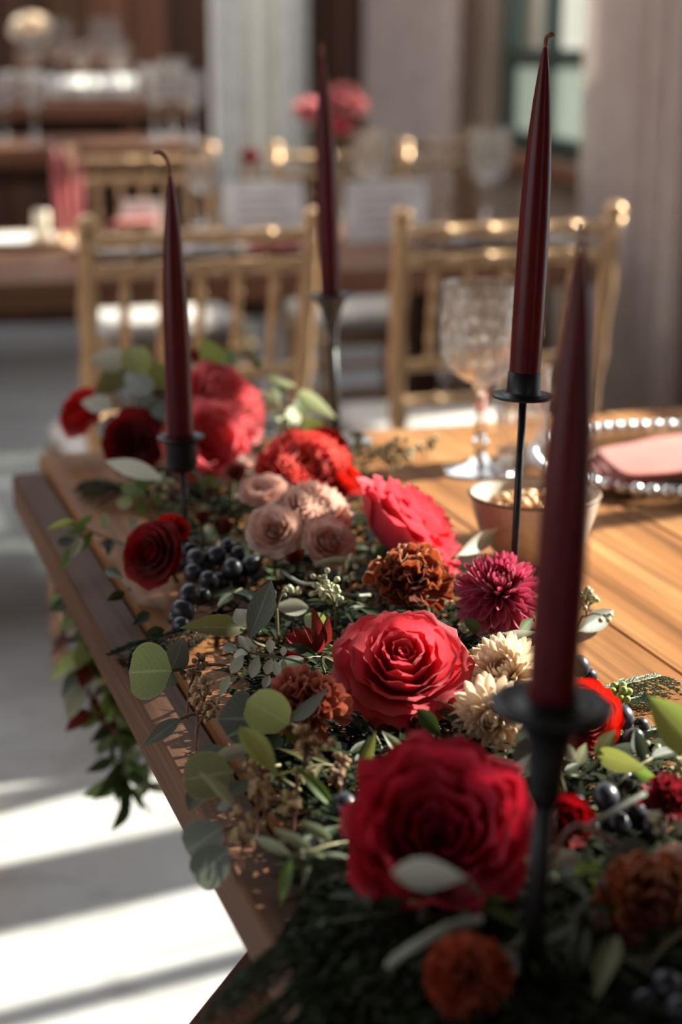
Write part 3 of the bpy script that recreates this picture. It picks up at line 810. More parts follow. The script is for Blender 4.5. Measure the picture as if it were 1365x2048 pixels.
holder('black iron candle holder with wide saucer, close in front of cream blooms', B4, D4, 'saucer', .0052)
taper('blurred dark red taper on the wide saucer holder, nearest of the four', D4-(tip4-D4).normalized()*.010, tip4, .0118, [(0,0,.003),(.001,0,.006)])

# ------------------------------------------------------------------ goblet, tumbler, bowl, charger, napkin
def cutwall(prof_out, prof_in, seg, zc0, zc1, depth, cuts):
    v = []; f = []
    prof = prof_out+prof_in[::-1]; n = len(prof); no = len(prof_out)
    for i, (r, z) in enumerate(prof):
        for k in range(seg):
            a = 2*PI*k/seg; rr = r
            if i < no and zc0 < z < zc1:
                h = (z-zc0)/(zc1-zc0)
                g = max(abs(math.sin(cuts*.5*a+h*7)), 0)**.6, abs(math.sin(cuts*.5*a-h*7))**.6
                rr = r-depth*(1-min(g))*math.sin(PI*h)**.4
            v.append((rr*math.cos(a), rr*math.sin(a), z))
    for i in range(n-1):
        for k in range(seg):
            j = (k+1) % seg; f.append((i*seg+k, i*seg+j, (i+1)*seg+j, (i+1)*seg+k))
    return v, f
def dens(prof, n):
    out = []
    pts = catmull([(r, 0, z) for r, z in prof], n)
    return [(p.x, p.z) for p in pts]
GOB = {}
def goblet(label, p, s=1.0, group='cut glass goblets'):
    t = thing('goblet', label, 'glass', Matrix.Translation(p) @ Matrix.Scale(s, 4), group)
    if 'b' not in GOB:
        po = dens([(.0008,.093),(.010,.0945),(.024,.101),(.036,.112),(.0425,.126),(.0445,.143),(.0440,.160),(.0430,.180),(.0425,.198)], 6)
        pi = dens([(.0008,.099),(.010,.1005),(.022,.107),(.033,.117),(.039,.130),(.0410,.146),(.0410,.162),(.0408,.180),(.0408,.198)], 6)
        v, f = cutwall(po, pi, 96, .108, .186, .0026, 18)
        GOB['b'] = mesh('bowl', v, f, M['glass'], None, False)
        st = [(.0005,.096),(.009,.0945),(.0095,.090),(.0060,.085),(.0060,.060),(.0062,.040),(.0095,.034),(.0095,.030),(.0062,.026),(.0075,.018),(.013,.010)]
        v, f = MB().lathe(dens(st, 3), 8).v, MB().lathe(dens(st, 3), 8).f
        GOB['s'] = mesh('stem', v, f, M['glass'], None, False)
        ft = MB().lathe([(.0005,.012),(.013,.0105),(.024,.006),(.036,.0035),(.0395,.0025),(.0395,.0006),(.036,.0),(.0005,.0)], 48)
        GOB['f'] = ft.me('foot', M['glass'])
    for nm, k in (('bowl', 'b'), ('stem', 's'), ('foot', 'f')): obj(nm, GOB[k], t)
    return t
goblet('cut glass goblet standing on the table behind the coral rose', at(960, 942, T), 1.06)
tm = at(1045, 918, T)
def tumbler(label, p, s=1.0, group='cut glass tumblers'):
    t = thing('tumbler', label, 'glass', Matrix.Translation(p) @ Matrix.Scale(s, 4), group)
    if 't' not in GOB:
        po = dens([(.0005,.0),(.026,.0),(.029,.004),(.0305,.03),(.0325,.07),(.0335,.104)], 8); pi = dens([(.0005,.010),(.022,.011),(.026,.014),(.0280,.035),(.0300,.07),(.0315,.104)], 8)
        v, f = cutwall(po, pi, 72, .008, .075, .0018, 18); GOB['t'] = mesh('tumbler_body', v, f, M['glass'])
    obj('tumbler_body', GOB['t'], t)
    MB().lathe([(.0318,.1035),(.0336,.1035),(.0340,.1045),(.0335,.1058),(.0322,.1058),(.0314,.1045)], 48, closed=True).build('rim', M['glass'], t)
    return t
tumbler('short cut glass tumbler next to the goblet, behind the slim candle holder', tm)
bp = at(1066, 1122, T)
bw_ = thing('snack_bowl', 'white speckled bowl with brown rim holding nuts, beside the goblet', 'bowl', Matrix.Translation(bp))
MB().lathe([(.0005,.0),(.026,.0),(.030,.002),(.0305,.004),(.040,.014),(.050,.030),(.0565,.048),(.0598,.063)]+[(.0604,.0645)]+[(.0590,.0655),(.0575,.0645),(.0545,.050),(.048,.033),(.038,.018),(.024,.009),(.0005,.007)], 64).build('bowl_body', M['bowl'], bw_)
MB().lathe([(.0600,.0632),(.0607,.0645),(.0600,.0660),(.0588,.0664),(.0577,.0657),(.0572,.0645),(.0585,.0640)], 64, closed=True).build('rim', M['bowlrim'], bw_)
MB().lathe([(.0005,.0005),(.0298,.0005),(.0312,.003),(.0300,.0052)], 48).build('foot', M['bowlrim'], bw_)
nm_ = [MB().ell((0,0,0), .0085, .0055, .0045, 10, 6).me('nut', M['nut']), MB().ell((0,0,0), .0068, .0052, .005, 10, 6).me('nut', M['nut2']), MB().ell((0,0,0), .0105, .0048, .0042, 10, 6).me('nut', M['nut'])]
for k in range(46):
    a = k*2.4; rr = .0062*math.sqrt(k)
    zz = .050+.006*RND.random()+(.005 if rr < .03 else -.001)
    o = obj('mixed_nut', nm_[k % 3], None, Matrix.Translation(bp+Vector((rr*math.cos(a), rr*math.sin(a), zz))) @ Matrix.Rotation(RND.random()*6, 4, 'Z') @ Matrix.Rotation(RND.uniform(-.6,.6), 4, 'X') @ Matrix.Rotation(RND.uniform(-.5,.5), 4, 'Y'))
    tag(o, 'roasted brown nut heaped in the white snack bowl', 'nut', 'nuts in the snack bowl')
MB().lathe([(.0005,.049),(.03,.047),(.049,.040)], 32).build('nut_fill', M['nut'], bw_)
def charger(label, p, R, nb=64, group='beaded glass charger plates', beads=True):
    t = thing('charger_plate', label, 'plate', Matrix.Translation(p), group)
    MB().lathe([(.0005,.001),(R*.6,.001),(R*.66,.003),(R*.94,.010),(R*.97,.011),(R*.97,.0135),(R*.93,.0125),(R*.66,.006),(R*.6,.004),(R*.0005,.004)], 72).build('plate', M['clearglass'], t)
    br = PI*R/nb*.92
    if ('bead', nb) not in GOB: GOB[('bead', nb)] = MB().ell((0,0,0), br, br, br, 12, 8).me('bead', M['bead'])
    for k in range(nb):
        a = 2*PI*k/nb; obj('bead', GOB[('bead', nb)], t, Matrix.Translation((R*math.cos(a), R*math.sin(a), .0125)))
    return t
cp = at(1368, 918, T+.010); cp.z = T
charger('clear glass charger plate with beaded rim under the coral napkin', cp, .168)
def napkin(label, pts, z, mat, h=.011, layers=3):
    c = sum(pts, Vector())/len(pts)
    t = thing('napkin', label, 'napkin', Matrix.Translation((c.x, c.y, z)))
    for k in range(layers):
        s = 1-.03*k; zz0 = h*k/layers; zz1 = h*(k+1)/layers-.0004
        loc = [Vector((p.x-c.x, p.y-c.y, 0))*s+Vector((.004*k, -.003*k, 0)) for p in pts]
        # round the outline, swell the fold
        out = []
        n = len(loc)
        for i in range(n):
            a, b = loc[i], loc[(i+1) % n]
            for q in range(6): out.append(a.lerp(b, q/6))
        sm = [(out[i-1]+2*out[i]+out[(i+1) % len(out)])/4 for i in range(len(out))]
        v = []; f = []; m = len(sm)
        for (ins, zz) in ((.004, zz0), (.0005, zz0+.0012), (.0, (zz0+zz1)/2), (.0008, zz1-.0010), (.005, zz1)):
            for p in sm:
                d = p.normalized() if p.length else p
                v.append(p-d*ins+Vector((0, 0, zz+.0012*math.sin(p.x*60+k)*math.sin(p.y*45))))
        for r_ in range(4):
            for i in range(m): f.append((r_*m+i, r_*m+(i+1) % m, (r_+1)*m+(i+1) % m, (r_+1)*m+i))
        f.append(tuple(4*m+i for i in range(m))); f.append(tuple(range(m-1, -1, -1)))
        obj('fold', mesh('fold', v, f, mat), t)
    return t
zn = T+.013
napkin('coral pink folded napkin lying on the beaded charger plate', [at(x, y, zn+.008) for x, y in [(1157,906),(1290,880),(1420,862),(1560,852),(1560,925),(1370,946),(1222,966)]], zn, M['napkin'], .014)

# ------------------------------------------------------------------ blooms
def B_(name, label, px, py, h, dpx, face, mat, **kw):
    p = at(px, py, T+h); R = dpx/2*mpp(p)
    return bloom(name, label, p, R, camdir(*face), M[mat], **kw)
B_('rose', 'large open coral pink rose in sharp focus at garland centre', 806, 1322, .060, 292, (.02,.80,.55), 'coral', style='open', spin=.6, seed=4, nu=14, nv=12, rip=.045)
B_('rose', 'big crimson pink cupped rose in front, pale leaf lying against it', 878, 1655, .062, 385, (-.05,.72,.62), 'crimson_pink', style='cup', spin=.2, seed=9, nu=16, nv=12, rip=.07, tilt=.11)
B_('rose', 'coral rose seen side-on behind the rust carnation, facing the goblet', 826, 1046, .062, 290, (.72,.75,-.05), 'coral', style='tight', spin=1.1, seed=12, nu=12, nv=10, rip=.05)
B_('peony', 'full bright coral peony behind the flanged candle holder', 452, 806, .070, 205, (.62,.60,.40), 'peony', style='peony', seed=2, rip=.07)
B_('peony', 'drooping pink peony half below the brighter coral peony', 414, 886, .050, 190, (.50,.40,.65), 'peony', style='cup', seed=21, rip=.06)
B_('peony', 'coral red peony behind the blush spray roses', 612, 938, .058, 205, (.1,.7,.55), 'peony_red', style='peony', seed=6, rip=.07)
B_('ranunculus', 'small bright red bloom behind the coral red peony', 655, 884, .060, 95, (.2,.7,.4), 'red', style='tight', seed=8)
B_('ranunculus', 'orange red bloom wedged between coral peony and coral rose', 694, 958, .050, 84, (.5,.7,.4), 'red', style='peony', seed=31, rip=.06)
B_('spray_rose', 'blush spray rose with open heart, lowest of the cluster', 547, 1056, .062, 118, (-.02,.60,.75), 'blush', style='open', seed=1, rip=.05, nu=12)
B_('spray_rose', 'ruffled blush spray rose on top of the blush cluster', 636, 1018, .068, 150, (.3,.8,.4), 'blush', style='peony', seed=5, rip=.08, nu=12)
B_('spray_rose', 'blush spray rose touching the rust carnation side of the cluster', 662, 1078, .055, 112, (.35,.6,.6), 'blush', style='open', seed=7, rip=.06, nu=12)
B_('spray_rose', 'half closed blush rose seen from the side behind its cluster', 526, 980, .062, 104, (-.1,.95,.25), 'blush', style='cup', seed=14, rip=.05)
B_('rose', 'dark crimson rose facing the table edge beside black grapes', 297, 1104, .040, 142, (-.42,.42,.72), 'darkred', style='open', seed=15, nu=12)
B_('rose', 'smaller red rose tucked behind the dark crimson one', 344, 1056, .045, 84, (.1,.7,.5), 'red', style='tight', seed=16)
B_('rose', 'very dark red rose behind the pale pointed leaf', 268, 882, .048, 128, (-.15,.35,.85), 'darkred', style='cup', seed=17)
B_('carnation', 'red bloom at far outer corner of the garland', 162, 822, .055, 118, (-.55,.55,.5), 'red', style='peony', seed=18, rip=.09, outer=M['peony'])
B_('rose', 'small dark red rose peeking over the coral peony', 405, 712, .085, 62, (.1,.8,.3), 'darkred', style='tight', seed=19)
B_('ranunculus', 'vivid red ranunculus behind the saucer holder beside blue-black grapes', 1172, 1432, .040, 168, (.1,.55,.75), 'red', style='tight', seed=23, nu=12)
B_('rose', 'dark red bloom in shade behind the front candle stem', 1135, 1640, .040, 120, (.1,.6,.7), 'darkred', style='spray', seed=24)
B_('rose', 'dark red spray rose hidden under the central coral rose', 600, 1292, .022, 66, (-.3,.7,.5), 'darkred', style='spray', seed=25)
B_('rose', 'blush rose at frame edge above the rust carnation', 1350, 1728, .050, 100, (-.2,.7,.6), 'blush', style='spray', seed=26)
B_('rose_bud', 'muted red half open bud between candle stem and blush roses', 448, 1058, .050, 58, (.15,.9,.35), 'maroon', style='bud', seed=27)
B_('rose_bud', 'dark glossy red bud under the central coral rose', 838, 1448, .028, 58, (-.2,.7,.6), 'maroon', style='bud', seed=30)
B_('rose_bud', 'orange brown bud beneath the blush spray roses', 590, 1116, .032, 52, (-.1,.6,.7), 'brick', style='bud', seed=32)
B_('rose', 'small muted pink rose behind the coral peonies', 500, 925, .050, 60, (.1,.8,.4), 'blush', style='spray', seed=33)
B_('rose_bud', 'dusky red bud just below the drooping pink peony', 470, 948, .050, 60, (.2,.8,.5), 'maroon', style='bud', seed=34)
B_('rose_bud', 'red brown bud near the black iron stem', 405, 1038, .045, 46, (.1,.9,.3), 'maroon', style='bud', seed=35)

def C_(label, px, py, h, dpx, face, mat, **kw):
    p = at(px, py, T+h); R = dpx/2*mpp(p)
    return carnation('carnation', label, p, R, camdir(*face), M[mat], **kw)
C_('rust brown carnation with cream frilled edges behind the central coral rose', 822, 1152, .056, 185, (.05,.78,.6), 'rust', seed=1, rip=.17)
C_('terracotta carnation left of the central coral rose', 610, 1410, .044, 172, (-.15,.6,.75), 'terracotta', seed=2, rip=.16)
C_('brick orange carnation in deep shade at bottom of the picture', 935, 1950, .038, 185, (-.1,.65,.7), 'brick', seed=3, rip=.16)
C_('rust carnation at lower frame edge below the blush rose', 1300, 1800, .040, 225, (-.05,.7,.65), 'rust', seed=4, rip=.16)
C_('burgundy carnation at the frame edge above pale seeds', 1335, 1598, .040, 120, (.0,.75,.6), 'burgundy', seed=5, rip=.15)
p = at(1000, 1180, T+.055)
daisyball('dahlia', 'raspberry pink dahlia below the drip pan holder', p, 97*mpp(p), camdir(-.02,.86,.50), M['dahlia'], n=150, seed=1, eye=M['seed_brown'], wide=.115, low=-.65)
p = at(1014, 1350, T+.045)
daisyball('chrysanthemum', 'cream chrysanthemum directly under the raspberry dahlia', p, 100*mpp(p), camdir(-.35,.70,.62), M['creampetal'], n=110, seed=2, eye=M['creampetal'], wide=.13, low=-.5)
p = at(985, 1436, T+.036)
daisyball('chrysanthemum', 'drooping cream chrysanthemum behind the front candle holder', p, 92*mpp(p), camdir(-.25,.15,.9), M['creampetal'], n=100, seed=3, eye=M['creampetal'], wide=.13, low=-.3)

# ------------------------------------------------------------------ grapes
grapes('black grape bunch between crimson rose and blush spray roses', [(392,1120,23,.040),(432,1112,21,.042),(456,1092,17,.044),(465,1138,21,.036),(503,1130,22,.036),(418,1160,20,.032),(385,1146,20,.034),(378,1190,24,.030),(366,1222,24,.022),(362,1252,21,.014),(404,1194,18,.024),(440,1162,19,.026),(480,1160,18,.024),(350,1236,16,.012),(384,1100,16,.036),(476,1108,16,.040)])
grapes('four dusty blue-black grapes behind the ranunculus on the table', [(1246,1434,25,.020),(1266,1478,23,.014),(1284,1450,17,.013),(1234,1476,14,.013)])
grapes('dusty grapes half hidden behind the candle above the red ranunculus', [(1160,1332,22,.024),(1142,1342,16,.016),(1180,1352,17,.014)])
grapes('dark grapes in the shade between front candle stem and burgundy carnation', [(1212,1594,29,.034),(1150,1612,24,.030),(1268,1622,30,.026),(1238,1650,26,.022),(1310,1650,30,.022),(1250,1560,24,.026),(1182,1660,26,.020),(1296,1600,22,.026)])
grapes('near black grapes left of the crimson cupped rose', [(690,1612,27,.026),(738,1590,20,.028),(660,1650,22,.016),(716,1648,24,.016)])
grapes('grapes in deep shadow at the bottom corner', [(1335,1975,34,.020),(1290,2010,32,.016),(1360,2020,32,.018)])

# ------------------------------------------------------------------ hand-placed greenery
G, LI, GR, PA, OL, DK, MI, VA = 'euc_green', 'euc_lime', 'euc_grey', 'euc_pale', 'euc_olive', 'leaf_dark', 'leaf_mid', 'leaf_varieg'
sprig('eucalyptus_sprig', 'round bright green eucalyptus leaf with grey partners over the table edge', [(470,1330,.02),(400,1330,.035),(344,1342,.042)],
      [(344,1341,252,1344,116,G,8,.045,.040,'round'),(342,1344,370,1274,50,GR,15,.040,.062,'ovate'),(346,1345,336,1378,28,GR,10,.040,.026,'ovate')], smat='stem_red')
sprig('eucalyptus_sprig', 'upright sage eucalyptus leaf standing between grapes and coral rose', [(560,1300,.012),(520,1290,.03),(498,1278,.044)],
      [(498,1280,541,1170,52,GR,5,.044,.095,'paddle'),(500,1252,472,1214,44,PA,20,.04,.05,'ovate'),(619,1217,547,1212,37,PA,10,.032,.036,'lance'),(652,1258,606,1226,42,G,10,.03,.034,'ovate')])
LI_ = sprig('eucalyptus_sprig', 'long curled olive leaf with reddish edge below the black grapes', [(520,1262,.02),(490,1256,.03)],
      [(492,1256,371,1250,46,OL,25,.03,.052,'lance')])
sprig('leaflet_sprig', 'silvery sprig of small paired leaflets before the terracotta carnation', [(645,1350,.045),(600,1325,.058),(550,1313,.062),(493,1304,.066)],
      [(500,1305,477,1268,17,PA,15,.066,.074,'paddle'),(505,1304,492,1274,15,PA,30,.066,.076,'paddle'),(512,1306,498,1283,14,PA,25,.066,.072,'paddle'),(541,1309,541,1278,19,PA,10,.064,.074,'paddle'),(567,1313,567,1294,14,PA,10,.063,.070,'paddle'),
       (488,1308,462,1346,24,PA,12,.066,.056,'paddle'),(496,1308,466,1308,20,PA,35,.066,.064,'paddle'),(518,1310,503,1355,24,PA,10,.064,.052,'paddle'),(545,1315,532,1349,21,PA,8,.062,.052,'paddle'),(549,1318,560,1356,19,PA,20,.062,.050,'paddle'),(566,1318,571,1340,14,PA,10,.061,.054,'paddle'),(480,1302,442,1290,20,GR,10,.066,.062,'paddle'),(540,1350,528,1374,18,PA,10,.05,.046,'paddle'),(460,1350,439,1394,19,VA,20,.05,.036,'lance')], srad=.0009)
sprig('eucalyptus_sprig', 'lime lit round eucalyptus leaf overlapping the terracotta carnation', [(640,1470,.018),(600,1456,.035),(579,1448,.044)],
      [(579,1449,492,1398,90,LI,5,.046,.058,'round'),(581,1445,655,1380,30,GR,20,.046,.070,'lance'),(512,1438,437,1436,112,GR,10,.034,.036,'ovate'),(560,1470,545,1500,30,DK,10,.03,.02,'ovate')])
sprig('eucalyptus_sprig', 'pale yellow green curled leaf hanging before ochre seeds', [(600,1580,.015),(570,1562,.03),(554,1552,.042)],
      [(556,1553,482,1450,50,LI,25,.044,.070,'paddle')])
sprig('eucalyptus_sprig', 'drooping grey leaf reaching over the table edge, nearest the ochre seeds', [(420,1425,.012),(385,1428,.018),(361,1437,.022)],
      [(361,1437,287,1491,34,GR,10,.022,.006,'lance')])
sprig('eucalyptus_sprig', 'olive round leaf edged with light, with grey leaves, over the table edge', [(560,1530,.014),(510,1540,.024),(466,1544,.032)],
      [(466,1543,361,1560,96,OL,5,.032,.024,'round'),(452,1504,372,1522,44,GR,10,.03,.026,'ovate'),(501,1496,421,1518,34,PA,10,.034,.036,'lance'),(470,1618,402,1538,22,VA,55,.030,.052,'lance'),(512,1560,442,1592,28,GR,10,.024,.014,'lance'),(470,1600,430,1618,26,GR,30,.02,.01,'lance'),(400,1580,378,1620,40,GR,20,.012,.004,'ovate')])
sprig('eucalyptus_sprig', 'pair of dusky grey round leaves hanging over the table edge', [(530,1640,.010),(480,1648,.016),(446,1660,.020)],
      [(446,1654,366,1708,86,GR,5,.020,-.004,'round'),(458,1699,384,1766,84,GR,8,.014,-.014,'round')], smat='stem_red')
sprig('leafy_sprig', 'narrow green leaves rising from the shade left of the crimson rose', [(700,1640,.012),(680,1625,.02),(665,1613,.026)],
      [(666,1614,593,1527,26,MI,30,.026,.052,'lance'),(715,1552,754,1464,26,OL,25,.024,.052,'lance'),(815,1518,767,1462,25,VA,20,.028,.046,'lance'),(720,1530,740,1470,20,DK,10,.02,.04,'lance')])
sprig('leafy_sprig', 'dark blunt leaf under the lower petals of the central rose', [(890,1500,.02),(880,1472,.03)],[(882,1474,838,1420,36,DK,10,.03,.052,'paddle')])
sprig('leaflet_sprig', 'pale green leaflet sprig pointing down over brown wood', [(720,1680,.012),(660,1690,.024),(626,1701,.030),(583,1712,.030)],
      [(583,1712,500,1668,24,VA,15,.03,.036,'lance'),(626,1700,547,1656,27,VA,8,.03,.040,'lance'),(664,1682,601,1640,27,VA,10,.026,.036,'lance'),(582,1714,559,1816,27,MI,15,.03,.006,'lance'),(625,1703,604,1772,17,VA,25,.03,.014,'lance'),(629,1705,677,1738,15,VA,20,.03,.024,'lance'),(575,1712,548,1690,16,MI,10,.03,.03,'lance')], srad=.0010)
sprig('eucalyptus_leaf', 'pale silver leaf lying across the crimson cupped rose', [(960,1790,.06),(935,1758,.092)],[(937,1757,784,1742,66,PA,12,.092,.095,'paddle')])
sprig('eucalyptus_sprig', 'blurred pale leaves crossing the front candle stem', [(1210,1730,.03),(1165,1715,.045)],
      [(1166,1712,1012,1728,46,PA,15,.045,.045,'lance'),(1300,1690,1200,1735,60,GR,20,.045,.040,'ovate'),(1160,1720,1240,1790,60,G,30,.04,.02,'ovate'),(1180,1760,1120,1735,40,MI,20,.03,.03,'ovate')])
sprig('eucalyptus_sprig', 'shadowed blue grey leaves beside the front candle stem at the bottom', [(1130,1790,.02),(1140,1840,.03)],
      [(1120,1820,1135,1985,62,GR,20,.03,.02,'ovate'),(1170,1800,1215,1900,66,GR,25,.03,.025,'ovate'),(1235,1870,1190,1990,50,OL,25,.04,.03,'lance')])
sprig('eucalyptus_leaf', 'large green leaf with dark spot poking in above the burgundy carnation', [(1420,1560,.03),(1395,1500,.05)],[(1396,1500,1304,1396,86,G,10,.05,.085,'ovate')])
sprig('eucalyptus_leaf', 'flat blue grey leaf on the table behind pale seeds', [(1400,1500,.008),(1370,1500,.010)],[(1372,1500,1262,1498,46,GR,5,.010,.006,'ovate')])
sprig('eucalyptus_leaf', 'pointed grey leaf resting against the snack bowl', [(900,1130,.03),(915,1112,.036)],[(917,1110,1012,1053,36,PA,12,.036,.045,'lance')])
sprig('eucalyptus_sprig', 'flat grey leaf under pale seeds on the sunlit wood', [(1120,1265,.008),(1155,1248,.010)],[(1156,1262,1238,1216,44,GR,5,.010,.012,'lance')])
sprig('eucalyptus_sprig', 'pale narrow leaf between dahlia and cream chrysanthemum', [(960,1275,.03),(1010,1268,.034)],[(1006,1268,1078,1266,18,PA,20,.034,.036,'lance'),(1040,1262,1070,1235,24,MI,10,.034,.04,'ovate'),(930,1330,975,1300,44,OL,20,.02,.03,'ovate'),(960,1265,930,1235,26,MI,20,.03,.04,'ovate')])
sprig('eucalyptus_sprig', 'olive leaves over dark grapes beside the red ranunculus', [(1180,1545,.02),(1200,1520,.04)],[(1150,1525,1110,1475,34,PA,20,.04,.05,'lance'),(1155,1530,1175,1485,26,OL,20,.04,.05,'lance'),(1190,1510,1235,1460,38,OL,20,.042,.055,'lance'),(1195,1505,1290,1540,44,OL,25,.042,.04,'ovate'),(1268,1538,1320,1565,26,MI,10,.036,.034,'lance'),(1228,1492,1285,1492,18,GR,50,.03,.03,'lance')])
sprig('eucalyptus_leaf', 'big grey green leaf behind the saucer holder neck', [(1060,1540,.03),(1050,1520,.04)],[(1040,1545,1085,1465,70,GR,15,.04,.06,'ovate'),(1045,1500,1070,1440,50,GR,15,.05,.07,'ovate')])
# far end of the garland
sprig('eucalyptus_leaf', 'pale pointed leaf with brown tip before the very dark rose', [(372,982,.03),(345,975,.05),(324,958,.062)],[(326,960,202,915,40,PA,15,.062,.070,'lance')], smat='stem_red')
sprig('eucalyptus_sprig', 'white lit and lime leaves at the far top of the garland', [(330,830,.05),(290,770,.09),(262,740,.115)],
      [(252,722,182,716,52,PA,10,.12,.125,'ovate'),(285,752,262,688,62,LI,8,.11,.14,'round'),(262,735,190,790,56,OL,15,.11,.09,'ovate'),(225,815,160,800,40,PA,20,.08,.085,'ovate'),(300,790,250,740,50,GR,20,.10,.12,'ovate'),(320,800,270,850,70,GR,10,.09,.06,'ovate'),(330,780,310,720,60,G,15,.10,.13,'ovate'),(345,830,300,800,50,DK,15,.08,.09,'ovate'),(330,860,290,840,50,GR,15,.06,.07,'ovate'),(235,860,190,845,50,GR,15,.06,.06,'ovate')])
sprig('eucalyptus_leaf', 'green leaf standing above the bright coral peony', [(430,760,.08),(425,735,.10)],[(440,735,400,678,50,G,10,.105,.14,'ovate'),(455,740,470,690,30,MI,20,.1,.12,'lance')])
sprig('variegated_sprig', 'pale variegated leaves between coral peony and trumpet holder', [(560,880,.03),(560,820,.07),(540,770,.09)],
      [(530,760,590,772,22,VA,10,.095,.095,'lance'),(560,805,520,780,34,VA,10,.075,.085,'ovate'),(595,785,668,835,36,VA,10,.08,.06,'ovate'),(570,790,545,738,22,MI,15,.085,.105,'lance'),(620,800,590,830,40,MI,20,.07,.06,'ovate'),(600,860,650,850,44,OL,20,.05,.055,'ovate'),(575,850,600,810,34,VA,15,.06,.07,'ovate'),(520,740,505,710,20,MI,15,.1,.115,'lance')])
sprig('leafy_sprig', 'light green sprig reaching over the bare wood near the far corner', [(250,1090,.012),(200,1070,.022),(140,1045,.034)],
      [(150,1042,96,1056,18,LI,15,.034,.034,'lance'),(175,1052,130,1072,20,MI,20,.03,.026,'lance'),(155,1048,190,1030,16,MI,15,.03,.036,'lance'),(150,1090,120,1140,20,MI,15,.02,.006,'lance'),(165,1075,138,1120,18,VA,15,.026,.012,'lance'),(205,1060,215,1018,18,G,15,.028,.036,'lance'),(185,1062,160,1105,18,MI,15,.026,.01,'lance'),(225,1078,215,1110,20,DK,15,.02,.01,'lance'),(115,1085,150,1080,22,DK,15,.02,.025,'lance')], srad=.0009)
sprig('leafy_sprig', 'bright green rounded leaves in front of the very dark rose', [(320,1010,.02),(290,990,.04)],
      [(290,990,238,972,34,MI,10,.045,.05,'ovate'),(265,1010,230,1000,30,G,10,.04,.04,'ovate'),(300,975,272,955,34,MI,15,.05,.06,'ovate'),(295,1010,272,1025,30,MI,15,.036,.03,'ovate'),(330,985,310,1010,22,MI,10,.04,.03,'lance'),(312,970,330,940,20,VA,10,.05,.06,'lance'),(270,1035,262,1060,22,PA,10,.03,.02,'ovate')])
sprig('leafy_sprig', 'dark leaves lying on the raised board beside the crimson rose', [(260,1180,.006),(240,1150,.012)],[(245,1155,205,1135,24,DK,10,.012,.012,'lance'),(250,1185,215,1200,22,DK,10,.01,.008,'lance'),(300,1225,268,1248,26,DK,10,.01,.008,'lance'),(330,1260,288,1268,24,DK,10,.01,.008,'lance'),(230,1090,195,1085,20,DK,15,.012,.012,'lance')])
sprig('alstroemeria_bloom', 'maroon pointed petals standing left of the central coral rose', [(645,1310,.012),(642,1292,.03)],
      [(642,1292,630,1226,30,'maroon',10,.03,.075,'ovate'),(645,1290,658,1240,26,'maroon',20,.03,.065,'ovate'),(640,1292,612,1254,24,'maroon',25,.03,.055,'lance')])
sprig('alstroemeria_bloom', 'dusty red drooping petals beside the maroon pointed ones', [(640,1318,.01),(625,1305,.026)],
      [(628,1300,572,1268,40,'burgundy',10,.03,.045,'ovate'),(625,1302,590,1256,34,'maroon',15,.03,.055,'ovate'),(625,1306,570,1300,34,'red',15,.028,.03,'ovate'),(630,1304,645,1268,26,'burgundy',15,.03,.05,'ovate')])
# bare curling stems
sprig('bare_stem', 'grey curled stem end in front of the brick orange carnation', [(960,1840,.06),(905,1852,.064),(850,1880,.060),(800,1912,.05),(778,1932,.044)], [], smat='stem_grey', srad=.0026)
sprig('bare_stem', 'pinkish curling stem looping over dark grapes', [(1105,1720,.05),(1130,1670,.062),(1160,1652,.064),(1200,1668,.062),(1235,1690,.05)], [], smat='stem_red', srad=.0018)
sprig('bare_stem', 'straight grey twig lying across dark grapes', [(1170,1658,.060),(1230,1622,.062),(1290,1588,.062)], [], smat='stem_grey', srad=.0017)
sprig('bare_stem', 'pale curled tendril at the left petals of the central rose', [(650,1345,.04),(642,1320,.055),(652,1305,.062),(664,1312,.062)], [], smat='stem', srad=.0009)
sprig('bare_stem', 'thin brown branch with forks under the blush roses', [(560,1140,.03),(600,1165,.042),(640,1170,.046),(700,1190,.040),(740,1190,.030)], [], smat='stem_grey', srad=.0013)
sprig('bare_stem', 'green arching stem beneath the blush spray roses', [(630,1130,.040),(680,1120,.046),(740,1128,.044),(760,1140,.034)], [], smat='stem', srad=.0030)

# seed clusters
seedcluster('brown seeds beside the round bright green eucalyptus leaf', 388, 1338, .036, 36, 'seed_brown', 24, 1, 5.2)
seedcluster('brown and green seeds hanging low over the bare wood', 412, 1388, .026, 40, 'seed', 26, 2, 5.2)
seedcluster('cluster of tan seeds above the drooping grey leaf', 398, 1436, .020, 34, 'seed', 22, 3, 5.4)
seedcluster('large ochre seed cluster under the terracotta carnation', 614, 1508, .044, 48, 'seed', 34, 4, 6.6)
seedcluster('ochre seeds behind the pale curled leaf', 522, 1548, .034, 32, 'seed', 20, 5, 6.0)
seedcluster('tan seeds just below the pale curled leaf', 516, 1592, .028, 32, 'seed', 20, 6, 6.2)
seedcluster('ochre seeds in the shade left of near black grapes', 594, 1606, .024, 30, 'seed', 18, 7, 5.8)
seedcluster('tan seeds over the narrow pale leaf edge', 494, 1634, .020, 34, 'seed', 20, 8, 6.2)
seedcluster('lowest tan seed cluster beside the hanging grey leaves', 486, 1682, .016, 32, 'seed', 18, 9, 6.4)
seedcluster('pale green seeds on the thin branch under blush roses', 672, 1182, .048, 48, 'seed_pale', 34, 10, 5.6)
seedcluster('small star of pale seeds left of the thin branch', 580, 1174, .036, 18, 'seed_pale', 10, 11, 4.8)
seedcluster('greenish seeds low under the blush spray roses', 690, 1140, .034, 30, 'seed_pale', 18, 12, 4.8)
seedcluster('pale seeds hanging beside the upright sage leaf', 552, 1190, .044, 20, 'seed_pale', 10, 13, 4.8)
